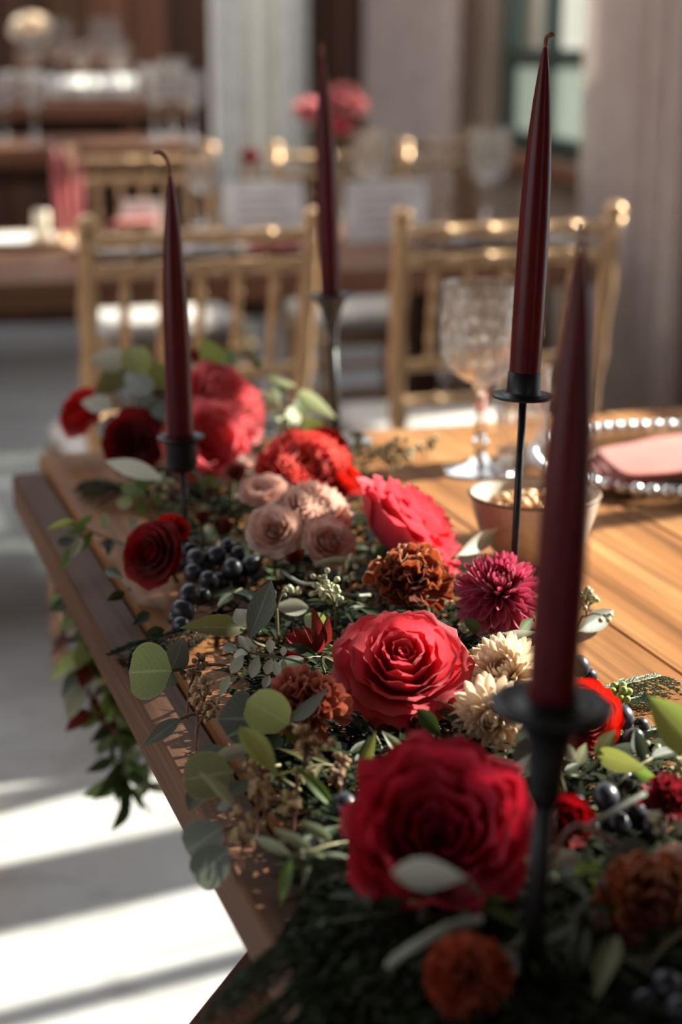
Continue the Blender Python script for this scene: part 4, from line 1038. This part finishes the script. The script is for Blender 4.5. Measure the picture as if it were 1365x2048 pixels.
seedcluster('dark brown seeds left of the crimson cupped rose', 686, 1545, .026, 34, 'seed_brown', 22, 14, 6.0)
seedcluster('pale green seeds in front of blue-black grapes', 1286, 1522, .022, 36, 'seed_pale', 22, 15, 5.8)
seedcluster('pale green seeds at the frame edge above the burgundy carnation', 1345, 1540, .022, 34, 'seed_pale', 18, 16, 6.0)
seedcluster('yellowish seeds behind the front candle stem', 1134, 1545, .044, 32, 'seed_pale', 16, 17, 7.0)
seedcluster('pale seed sprig on sunlit wood right of the front candle', 1180, 1222, .016, 44, 'seed_pale', 34, 18, 5.4)
seedcluster('pale seeds spread on the table behind the coral rose', 776, 922, .022, 46, 'seed_pale', 40, 19, 5.2)
seedcluster('pale seed tips lying beyond the coral red peony', 722, 902, .030, 36, 'seed_pale', 26, 20, 5.2)
seedcluster('small pale seeds alone on the far wood near the goblet', 845, 892, .012, 26, 'seed_pale', 12, 21, 5.0)
seedcluster('blurred seeds at the frame edge over dark grapes', 1338, 1655, .05, 36, 'seed_pale', 16, 22, 7.5)
seedcluster('pale seeds between peony and trumpet candle holder', 576, 860, .055, 36, 'seed_pale', 22, 23, 5.2)
seedcluster('soft green seeds by the cup of the flanged holder', 330, 978, .04, 30, 'seed_pale', 16, 24, 5.0)
# green berry
p = at(1240, 1388, T+.030)
bt = thing('green_berry', 'lumpy yellow green berry head on the red ranunculus', 'berry', Matrix.Translation(p))
r = random.Random(3); bb = MB()
for k in range(16):
    z = 1-2*(k+.5)/16; a = k*2.4; q = math.sqrt(1-z*z); s = 25*mpp(p)
    obj('lobe', GOB.setdefault('lobe', MB().ell((0,0,0), 1, 1, 1.35, 10, 8).me('lobe', M['berry_green'])), bt, frame(Vector((q*math.cos(a), q*math.sin(a), z))*s*.62, Vector((q*math.cos(a), q*math.sin(a), z+.2)), 0, s*.36))
MB().tube([Vector((0,0,0)), Vector((-.01,.0,-.02)), Vector((-.02,0,-.029))], .0016, 6).build('stem', M['stem'], bt)
# ferns
fernplume('fern_plume', 'dark feathery fern spilling towards the table edge at the bottom', [(860,1820,.03),(760,1830,.036),(650,1850,.026),(560,1890,.006)], 'fern', .055, 130, 1)
fernplume('fern_plume', 'dark feathery fern in the bottom shadow under the crimson rose', [(880,1860,.02),(800,1890,.03),(700,1930,.02),(610,1960,.004)], 'fern', .052, 130, 2)
fernplume('fern_plume', 'dim fern behind the lowest seeds and narrow leaves', [(800,1750,.02),(720,1740,.03),(640,1770,.02)], 'fern', .045, 100, 3)
fernplume('fern_plume', 'shaded fern tips at the edge below the crimson rose', [(820,1930,.02),(740,1960,.024),(650,1990,.01)], 'fern', .045, 100, 9)
fernplume('fern_plume', 'dark fern lying under the black grapes near the edge', [(450,1240,.01),(380,1262,.012),(300,1285,.006),(265,1298,.003)], 'fern', .030, 90, 4)
fernplume('fern_plume', 'blue green fern sprig on sunlit wood beside the green berry', [(1180,1385,.012),(1250,1370,.012),(1322,1352,.010)], 'cedar', .024, 44, 5, needle=.0009)
fernplume('fern_plume', 'second blue green sprig below the first, behind blue-black grapes', [(1210,1400,.010),(1260,1398,.008),(1290,1392,.006)], 'cedar', .018, 34, 6, needle=.0009)
fernplume('fern_plume', 'short fern tips poking out beyond the flat grey leaf', [(1270,1470,.008),(1300,1462,.008),(1325,1455,.006)], 'cedar', .014, 30, 7)
fernplume('fern_plume', 'dark fern in the gap under the far red blooms', [(330,960,.02),(260,975,.02),(190,960,.008)], 'fern', .035, 90, 8)

# ------------------------------------------------------------------ filler greenery
POLY = [(2080,640,1420),(1950,640,1420),(1800,620,1420),(1650,560,1400),(1500,500,1330),(1400,470,1180),(1300,470,1090),(1200,390,960),(1100,330,900),(1020,300,800),(940,250,740),(880,215,690),(850,215,640)]
def inband(y, u):
    for (y1, a1, b1), (y0, a0, b0) in zip(POLY, POLY[1:]):
        if y0 <= y <= y1:
            t = (y-y0)/(y1-y0); a = a0+(a1-a0)*t; b = b0+(b1-b0)*t; return a+(b-a)*u
    return None
# filler sprigs of dark leaves, each its own
r = random.Random(43)
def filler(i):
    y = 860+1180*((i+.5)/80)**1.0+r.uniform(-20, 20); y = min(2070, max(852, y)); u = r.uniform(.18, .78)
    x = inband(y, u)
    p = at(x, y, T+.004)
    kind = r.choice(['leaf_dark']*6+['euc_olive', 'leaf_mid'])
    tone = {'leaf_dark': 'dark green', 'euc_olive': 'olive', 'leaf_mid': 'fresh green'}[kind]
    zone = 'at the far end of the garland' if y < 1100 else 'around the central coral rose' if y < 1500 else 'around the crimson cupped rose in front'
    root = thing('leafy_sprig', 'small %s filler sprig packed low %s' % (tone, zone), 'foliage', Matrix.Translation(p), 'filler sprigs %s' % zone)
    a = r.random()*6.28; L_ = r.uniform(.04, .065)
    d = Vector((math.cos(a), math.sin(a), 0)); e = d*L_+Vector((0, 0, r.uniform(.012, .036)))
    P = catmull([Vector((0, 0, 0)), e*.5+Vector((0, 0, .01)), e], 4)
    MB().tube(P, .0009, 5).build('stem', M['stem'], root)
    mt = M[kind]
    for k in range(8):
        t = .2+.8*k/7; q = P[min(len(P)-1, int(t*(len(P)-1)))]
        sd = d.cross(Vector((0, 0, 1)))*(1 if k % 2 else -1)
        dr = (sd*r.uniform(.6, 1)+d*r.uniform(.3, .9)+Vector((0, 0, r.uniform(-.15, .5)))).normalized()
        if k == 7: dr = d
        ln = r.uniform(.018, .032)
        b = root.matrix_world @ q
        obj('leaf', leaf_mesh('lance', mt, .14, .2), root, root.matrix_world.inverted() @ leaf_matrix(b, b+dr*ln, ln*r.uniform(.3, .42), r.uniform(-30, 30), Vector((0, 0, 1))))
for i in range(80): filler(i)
# dense bed of small leaves and needles beneath everything
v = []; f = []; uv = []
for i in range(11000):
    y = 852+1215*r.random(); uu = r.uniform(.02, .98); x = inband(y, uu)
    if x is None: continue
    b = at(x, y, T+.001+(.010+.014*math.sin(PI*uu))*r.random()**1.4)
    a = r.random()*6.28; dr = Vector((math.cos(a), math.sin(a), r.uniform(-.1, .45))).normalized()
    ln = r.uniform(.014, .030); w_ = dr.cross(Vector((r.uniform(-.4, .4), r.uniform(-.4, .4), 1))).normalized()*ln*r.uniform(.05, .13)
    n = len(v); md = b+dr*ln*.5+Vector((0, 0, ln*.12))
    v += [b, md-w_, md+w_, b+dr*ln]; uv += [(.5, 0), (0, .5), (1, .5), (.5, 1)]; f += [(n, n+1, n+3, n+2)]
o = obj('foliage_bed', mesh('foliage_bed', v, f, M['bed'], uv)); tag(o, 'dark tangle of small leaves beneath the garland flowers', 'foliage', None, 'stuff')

# ------------------------------------------------------------------ greenery hanging at the table's outer side
def hang(label, pts, mats, ln, n, seed, wid=.4, shape='lance'):
    r = random.Random(seed)
    P = catmull([Vector(p) for p in pts], 6)
    root = thing('hanging_sprig', label, 'foliage', Matrix.Translation(P[0]))
    inv = root.matrix_world.inverted()
    MB().tube([inv @ p for p in P], .0014, 5).build('stem', M['stem'], root)
    for k in range(n):
        t = .08+.92*k/n; q = P[min(len(P)-1, int(t*(len(P)-1)))]
        a = k*2.4+r.uniform(-.4, .4); dr = Vector((math.cos(a), math.sin(a), r.uniform(-.9, -.1))).normalized(); l_ = ln*r.uniform(.7, 1.2)
        obj('leaf', leaf_mesh(shape, M[r.choice(mats)], .14, .2), root, inv @ leaf_matrix(q, q+dr*l_, l_*wid, r.uniform(-40, 40), Vector((math.cos(a+1), math.sin(a+1), .6))))
    return root
YH = 1.66
hang('hanging dark green sprig below the table edge, longest of the trailing greenery', [(.236, 1.62, T-.052), hp(190,1230,YH), hp(225,1400,YH), hp(245,1520,YH), hp(262,1610,YH)], [DK, DK, MI], .045, 34, 1)
hang('hanging grey green sprig with pale leaf tips under the table edge', [(.236, 1.66, T-.052), hp(180,1250,YH), hp(168,1330,YH), hp(150,1380,YH)], [PA, GR, MI, LI], .04, 16, 2, .5, 'ovate')
hang('trailing bright green sprig close beside the table edge', [(.238, 1.58, T-.052), hp(215,1280,YH), hp(262,1420,YH), hp(290,1500,YH), hp(300,1580,YH)], [MI, MI, VA], .036, 30, 3)
hang('short maroon leaved sprig hanging under the table edge', [(.236, 1.70, T-.052), hp(160,1260,YH), hp(180,1380,YH), hp(178,1455,YH)], ['maroon', DK, 'maroon'], .04, 14, 4, .5, 'ovate')
hang('thin fresh green sprig with drooping leaf tips, lowest of the trailing greenery', [(.238, 1.60, T-.052), hp(230,1380,YH), hp(225,1500,YH), hp(270,1590,YH)], [MI, DK], .034, 24, 6)
for k, (x, y) in enumerate([(136,1218),(152,1240),(144,1212),(130,1236)]):
    q = hp(x, y, YH-.01)
bloom('spray_rose', 'small blush buds hanging at the outer table edge', hp(142,1226,YH), .020, camdir(-.7,.3,.6), M['blush'], style='spray', seed=41, zt=.62)

# ------------------------------------------------------------------ background furniture
def chair(label, mat=None, group='gold chiavari chairs'):
    """bamboo style ballroom chair, front towards +Y, back at -Y"""
    mt = mat or M['gold']
    t = thing('chiavari_chair', label, 'chair', Matrix.Identity(4), group)
    def bam(p0, p1, r, n=6):
        p0, p1 = Vector(p0), Vector(p1); pts = []; rad = []
        for k in range(n+1):
            q = k/n
            for dq, m in ((-.018, 1.0), (-.008, 1.28), (.008, 1.28), (.018, 1.0)):
                if 0 <= q+dq <= 1: pts.append(p0.lerp(p1, q+dq)); rad.append(r*m)
        return MB().tube(pts, rad, 10)
    hw = .19
    for s in (-1, 1):
        pts = [(s*(hw-.02), -.21, 0), (s*(hw-.015), -.20, .44), (s*hw*1.0, -.225, .66), (s*hw*1.03, -.27, .915)]
        C_ = catmull(pts, 6); rad = [.0155*(1.25 if i % 3 == 0 else 1) for i in range(len(C_))]
        MB().tube(C_, rad, 10).build('back_post', mt, t)
        bam((s*hw*.98, .20, 0), (s*(hw-.005), .19, .44), .0155).build('front_leg', mt, t)
        MB().ell((s*hw*1.03, -.272, .924), .020, .020, .017).build('finial', mt, t)
        for z in (.16, .28): bam((s*(hw-.018), -.205, z), (s*(hw-.01), .195, z), .010, 4).build('side_stretcher', mt, t)
    for z, y in ((.895, -.266), (.845, -.257)): bam((-hw*1.02, y, z), (hw*1.02, y, z), .012, 5).build('top_rail', mt, t)
    for z, y in ((.655, -.224), (.585, -.215)): bam((-hw, y, z), (hw, y, z), .011, 5).build('lower_rail', mt, t)
    for k in range(5):
        x = -hw*.68+hw*1.36*k/4; bam((x, -.224, .655), (x*1.02, -.257, .845), .0085, 4).build('spindle', mt, t)
    for y in (-.205, .195):
        for z in (.20, .30): bam((-hw+.02, y, z), (hw-.02, y, z), .010, 4).build('stretcher', mt, t)
    MB().bbox((-.20, -.215, .425), (.20, .21, .455), .012).build('seat_frame', mt, t)
    MB().bbox((-.195, -.20, .455), (.195, .205, .505), .02).build('cushion', M['cushion'], t, True)
    return t
def put(o, x, y, rot, label=None):
    o.matrix_world = Matrix.Translation((x, y, 0)) @ Matrix.Rotation(math.radians(rot), 4, 'Z')
    if label: o['label'] = label
    return o
def midx(pa, pb, z): a = at(*pa, z); b = at(*pb, z); return (a+b)/2
c0 = chair('gold chiavari chair behind the flanged candle holder')
m1 = midx((190,452), (598,452), .915); put(c0, m1.x, m1.y+.27, 2)
c1 = copy_tree(c0); m2 = midx((832,440), (1235,432), .915); put(c1, m2.x, m2.y+.27, -3, 'gold chiavari chair behind the cut glass goblet')
BT = 3.50
for k, (x, lb) in enumerate([(.96, 'gold chair across the rear table, its cream seat left of the other'), (1.54, 'gold chair across the rear table, its cream seat behind the trumpet holder')]):
    c = copy_tree(c0); put(c, x, BT+1.12, 180, lb)

def table(name, label, x0, x1, y0, y1, z, rot=0.0, th=.055, planks=5, mat='backtable'):
    cx, cy = (x0+x1)/2, (y0+y1)/2
    t = thing(name, label, 'table', Matrix.Translation((cx, cy, 0)) @ Matrix.Rotation(math.radians(rot), 4, 'Z'))
    hx, hy = (x1-x0)/2, (y1-y0)/2
    for k in range(planks):
        a = -hy+2*hy*k/planks; b = -hy+2*hy*(k+1)/planks
        MB().bbox((-hx, a+.001, z-th), (hx, b-.001, z), .003).build('plank', M[mat], t, False)
    for sx in (-1, 1):
        for sy in (-1, 1):
            MB().bbox((sx*(hx-.12)-.04, sy*(hy-.12)-.04, 0), (sx*(hx-.12)+.04, sy*(hy-.12)+.04, z-th), .006).build('leg', M['darkwood'], t, False)
    MB().box((-hx+.1, -hy+.25, z-th-.035), (hx-.1, -hy+.275, z-th)).build('apron', M['darkwood'], t, False)
    MB().box((-hx+.1, hy-.115, z-th-.09), (hx-.1, hy-.09, z-th)).build('apron', M['darkwood'], t, False)
    return t
table('guest_table', 'orange brown guest table behind the gold chairs', -1.6, 1.70, BT, BT+.92, T, 0)
table('guest_table', 'far guest table with small glasses, behind the nearer one', -1.6, 1.20, 5.02, 5.62, .93, 0)
table('bar_table', 'tall far table bright with glassware at upper corner', -.8, 1.36, 6.02, 6.98, 1.02, 0)

# things on the near guest table
def bat(px, py, h=0): return at(px, py, T+h)
def gput(label, px, py, s=1.0): return goblet(label, bat(px, py), s)
gput('blurred goblet on the guest table beside the pink flower vase', 745, 455, 1.25)
gput('blurred goblet on the guest table in front of the green window', 975, 462, 1.3)
gput('faint goblet on the guest table near the white cards', 505, 452, .8)
gput('faint goblet on the guest table left of the white cards', 405, 452, .95)
tumbler('blurred tumbler beside the goblet in front of the green window', bat(1055, 462), .9)
tumbler('blurred tumbler at the far side of white menu cards', bat(600, 452), .9)
tumbler('blurred tumbler behind the gold chair with white plates', bat(885, 470), .9)
def card(label, pa, pb, hgt, lean=.12, name='menu_card', text=True):
    a = bat(*pa); b = bat(*pb); d = (b-a); Ln = d.length; d.normalize(); n = Vector((d.y, -d.x, 0)); 
    if n.y > 0: n = -n
    t = thing(name, label, 'card', Matrix.Translation((a+b)/2))
    inv = t.matrix_world.inverted()
    up = (Vector((0, 0, 1))-n*lean).normalized()
    def slab(o, th): return [o, o+d*Ln, o+d*Ln+up*hgt, o+up*hgt]
    for s in (1, -1):   # folded tent: two leaves
        u2 = (Vector((0, 0, 1))-n*lean*s).normalized(); o = a+n*lean*hgt*s
        v = [o, o+d*Ln, o+d*Ln+u2*hgt, o+u2*hgt]; v = [inv @ p for p in v]; w_ = [p-n*.0015*s for p in v]
        obj('leaf', mesh('leaf', v+w_, [(0,1,2,3),(7,6,5,4),(0,4,5,1),(1,5,6,2),(2,6,7,3),(3,7,4,0)], M['paper'], None, False), t)
        if s == 1 and text:
            for k in range(4):
                c0_ = inv @ (o+n*.001+d*Ln*.2+u2*hgt*(.75-.15*k)); c1_ = inv @ (o+n*.001+d*Ln*(.8-.1*(k % 2))+u2*hgt*(.75-.15*k))
                q = (u2*hgt*.010)
                obj('print_line', mesh('print_line', [c0_-q, c1_-q, c1_+q, c0_+q], [(0,1,2,3)], M['pinkwax'], None, False), t)
    return t
card('white folded menu card beside the trumpet candle, wider one', (446,484), (606,482), .145)
card('white folded menu card between trumpet candle and goblet', (692,484), (850,480), .145)
card('small white folded card behind the hooked wick candle', (248,470), (325,468), .085)
def plate(label, px, py, R, group='white plates on the guest table'):
    p = bat(px, py); t = thing('plate', label, 'plate', Matrix.Translation(p), group)
    MB().lathe([(.0005,.0),(R*.6,.0),(R*.7,.006),(R,.018),(R*.995,.021),(R*.68,.010),(R*.58,.006),(.0005,.006)], 36).build('dish', M['china'], t)
    MB().lathe([(R*.97,.019),(R*1.0,.0185),(R*1.012,.0205),(R*.99,.0225)], 36, closed=True).build('rim', M['gold'], t)
    return t
for px, py, lb in [(245,508,'white plate on the guest table left of the hooked wick candle'),(430,508,'white plate on the guest table behind the flanged candle'),(560,505,'white plate on the guest table near the trumpet candle'),(940,488,'white plate on the guest table behind the goblet'),(1085,484,'white plate on the guest table under the gold chair rail'),(40,492,'white plate at the frame edge on the guest table')]:
    plate(lb, px, py, .125)
for k, (px, py, mt, lb) in enumerate([(415,500,'paper','white napkin folded on the plate behind the flanged candle'),(265,452,'darkred','dark red napkin behind small white card'),(950,478,'paper','white napkin folded on the plate behind the goblet'),(545,497,'napkin','coral napkin on the plate near the trumpet candle')]):
    c = bat(px, py, .025); d = .055
    napkin(lb, [c+Vector((-d, -d*.8, 0)), c+Vector((d, -d*.9, 0)), c+Vector((d*1.1, d*.8, 0)), c+Vector((-d*.9, d, 0))], c.z-.002, M[mt] if mt != 'darkred' else M['napkin'], .02)
def slim(label, px, py, top, mat, r=.011, tilt=0):
    b = bat(px, py); tp = on(top[0], top[1], b)
    t = thing('taper_candle', label, 'candle', axis_frame(b, tp), 'pink tapers on the guest table'); Ln = (tp-b).length
    MB().lathe([(.0005,0),(.028,0),(.028,.006),(.012,.012),(.012,.03),(.0005,.03)], 20).build('holder', M['gold'], t)
    MB().lathe([(.0005,.02),(r,.02),(r,Ln*.6),(r*.8,Ln*.85),(r*.35,Ln*.98),(.0005,Ln)], 16).build('wax', M[mat], t)
    MB().tube([(0,0,Ln*.99),(0,0,Ln+.008)], .001, 5).build('wick', M['wick'], t)
slim('pink taper candle on the guest table, first of three', 122, 490, (108, 292), 'pinkwax')
slim('pink taper candle on the guest table, middle of three', 142, 488, (130, 296), 'pinkwax')
slim('pink taper candle on the guest table, third beside the gold chair', 160, 492, (155, 300), 'pinkwax')
b = bat(85, 492); t = thing('pillar_candle', 'short ivory pillar candle in gold dish beside the pink tapers', 'candle', Matrix.Translation(b))
MB().lathe([(.0005,0),(.036,0),(.040,.010),(.037,.012),(.0005,.010)], 24).build('dish', M['gold'], t)
MB().lathe([(.0005,.010),(.019,.010),(.019,.080),(.017,.083),(.0005,.081)], 24).build('wax', M['ivorywax'], t)
MB().tube([(0,0,.08),(.001,0,.092)], .001, 5).build('wick', M['wick'], t)
# vase of pink flowers
vb = bat(668, 440); vt = thing('vase', 'clear glass vase on the guest table holding pink flowers', 'vase', Matrix.Translation(vb))
MB().lathe([(.0005,0),(.035,0),(.040,.02),(.036,.08),(.022,.14),(.026,.17),(.024,.17),(.020,.14),(.033,.08),(.036,.02),(.0005,.006)], 28).build('glass_body', M['clearglass'], vt)
def vflower(label, px, py, R, mat, style, seed, base=vb, zt=None):
    p = on(px, py, base)
    o = bloom('garden_rose', label, p, R, camdir(.1,.6,.6), M[mat], style=style, seed=seed, zt=base.z+.1, nu=6, nv=5)
    inv = o.matrix_world.inverted()
    MB().tube([inv @ p, inv @ ((p+base+Vector((0,0,.16)))/2), inv @ (base+Vector((0,0,.12)))], .003/R, 5).build('stalk', M['stem'], o)
vflower('pink rose in the vase, left of the trumpet candle', 618, 218, .046, 'pink', 'spray', 51)
vflower('coral pink rose at the top of the vase bouquet', 690, 192, .048, 'pink', 'peony', 52)
vflower('pink rose at outer side of the vase bouquet', 712, 208, .036, 'pink', 'spray', 53)
vflower('salmon rose low in the vase bouquet', 684, 248, .036, 'peony', 'spray', 54)
# dark red posy with glasses
vb2 = bat(500, 440); vt2 = thing('vase', 'small bud vase on the guest table holding a dark red rose', 'vase', Matrix.Translation(vb2))
MB().lathe([(.0005,0),(.022,0),(.026,.02),(.012,.07),(.014,.09),(.012,.09),(.010,.07),(.022,.02),(.0005,.006)], 20).build('glass_body', M['clearglass'], vt2)
vflower('dark red rose in the small bud vase', 500, 312, .030, 'darkred', 'spray', 55, vb2)

# far tables: glassware and flowers
FT = lambda px, py, z: at(px, py, z)
def farrow(z, items, fn, grp):
    for lb, px, py, s in items: fn(lb, at(px, py, z), s, grp)
farrow(1.02, [('far goblet on the tall table under the white rose', 62, 194, 1.1),('brightest far goblet on the tall table, beside the white rose', 118, 192, 1.4),('far goblet on the tall table, between two bright ones', 165, 196, 1.0),('far goblet at the end of the bright row on the tall table', 212, 192, 1.4),('far goblet beside the last bright goblet of the tall table', 240, 196, 1.0)], goblet, 'far goblets on the tall table')
for px, lb in [(20,'stack of white plates at the frame edge of the tall table'),(110,'white plates below the brightest far goblet'),(190,'white plates below the last bright goblets'),(262,'white plates at the end of the tall table')]:
    p = at(px, 199, 1.02); t = thing('plate_stack', lb, 'plates', Matrix.Translation(p), 'white plates on the tall table')
    for k in range(4):
        MB().lathe([(.0005,0),(.07,0),(.11,.012),(.11,.015),(.07,.005),(.0005,.004)], 24).build('plate', M['china'], t, True, Matrix.Translation((0,0,.012*k)))
for px, py, lb in [(90,197,'white cup added as a bright spot below the brightest far goblet'),(145,198,'white cup added as a bright spot between the far goblets'),(178,197,'white cup added as a bright spot left of the last far goblets'),(228,198,'white cup added as a bright spot between the last far goblets'),(252,196,'white cup added as a bright spot at the end of the tall table'),(30,197,'white cup added as a bright spot under the white rose'),(276,199,'last white cup added as a bright spot on the tall table corner')]:  # cups added as bright spots in place of glints on the far glassware
    p = at(px, py, 1.02); t = thing('cup', lb, 'cup', Matrix.Translation(p), 'white cups added as bright spots on the tall table')
    MB().lathe([(.0005,0),(.025,0),(.028,.004),(.040,.035),(.044,.075),(.0445,.078),(.041,.076),(.037,.036),(.025,.008),(.0005,.007)], 24).build('cup_body', M['china'], t)
    MB().tube(catmull([(.040,0,.065),(.062,0,.062),(.064,0,.035),(.038,0,.026)], 4), .004, 8).build('handle', M['china'], t)
vb3 = at(50, 193, 1.02); t = thing('vase', 'slim vase on the tall table holding a large white rose', 'vase', Matrix.Translation(vb3))
MB().lathe([(.0005,0),(.03,0),(.034,.02),(.018,.10),(.022,.14),(.019,.14),(.015,.10),(.03,.02),(.0005,.006)], 20).build('glass_body', M['clearglass'], t)
vflower('large white rose above the bright far glassware', 62, 52, .075, 'creampetal', 'open', 56, vb3)
farrow(.93, [('dim goblet on the far guest table, left end',10,280,1.0),('dim goblet on the far guest table beside pink tapers',70,282,1.0),('dim goblet on the far guest table before the dark wall',310,280,1.1),('dim goblet on the far guest table, tall and grey',345,274,1.2),('dim goblet on the far guest table above hooked wick',385,282,1.0)], goblet, 'dim goblets on the far guest table')
# one more chair deep in the room
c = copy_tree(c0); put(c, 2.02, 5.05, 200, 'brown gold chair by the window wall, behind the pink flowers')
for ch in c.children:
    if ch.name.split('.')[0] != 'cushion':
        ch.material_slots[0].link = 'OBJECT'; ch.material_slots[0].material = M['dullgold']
# a cream chair seat corner at the frame edge, and dark upright behind it
c = copy_tree(c0); put(c, -.02, 2.72, -70, 'gold chair cut by the frame edge beyond the table corner')
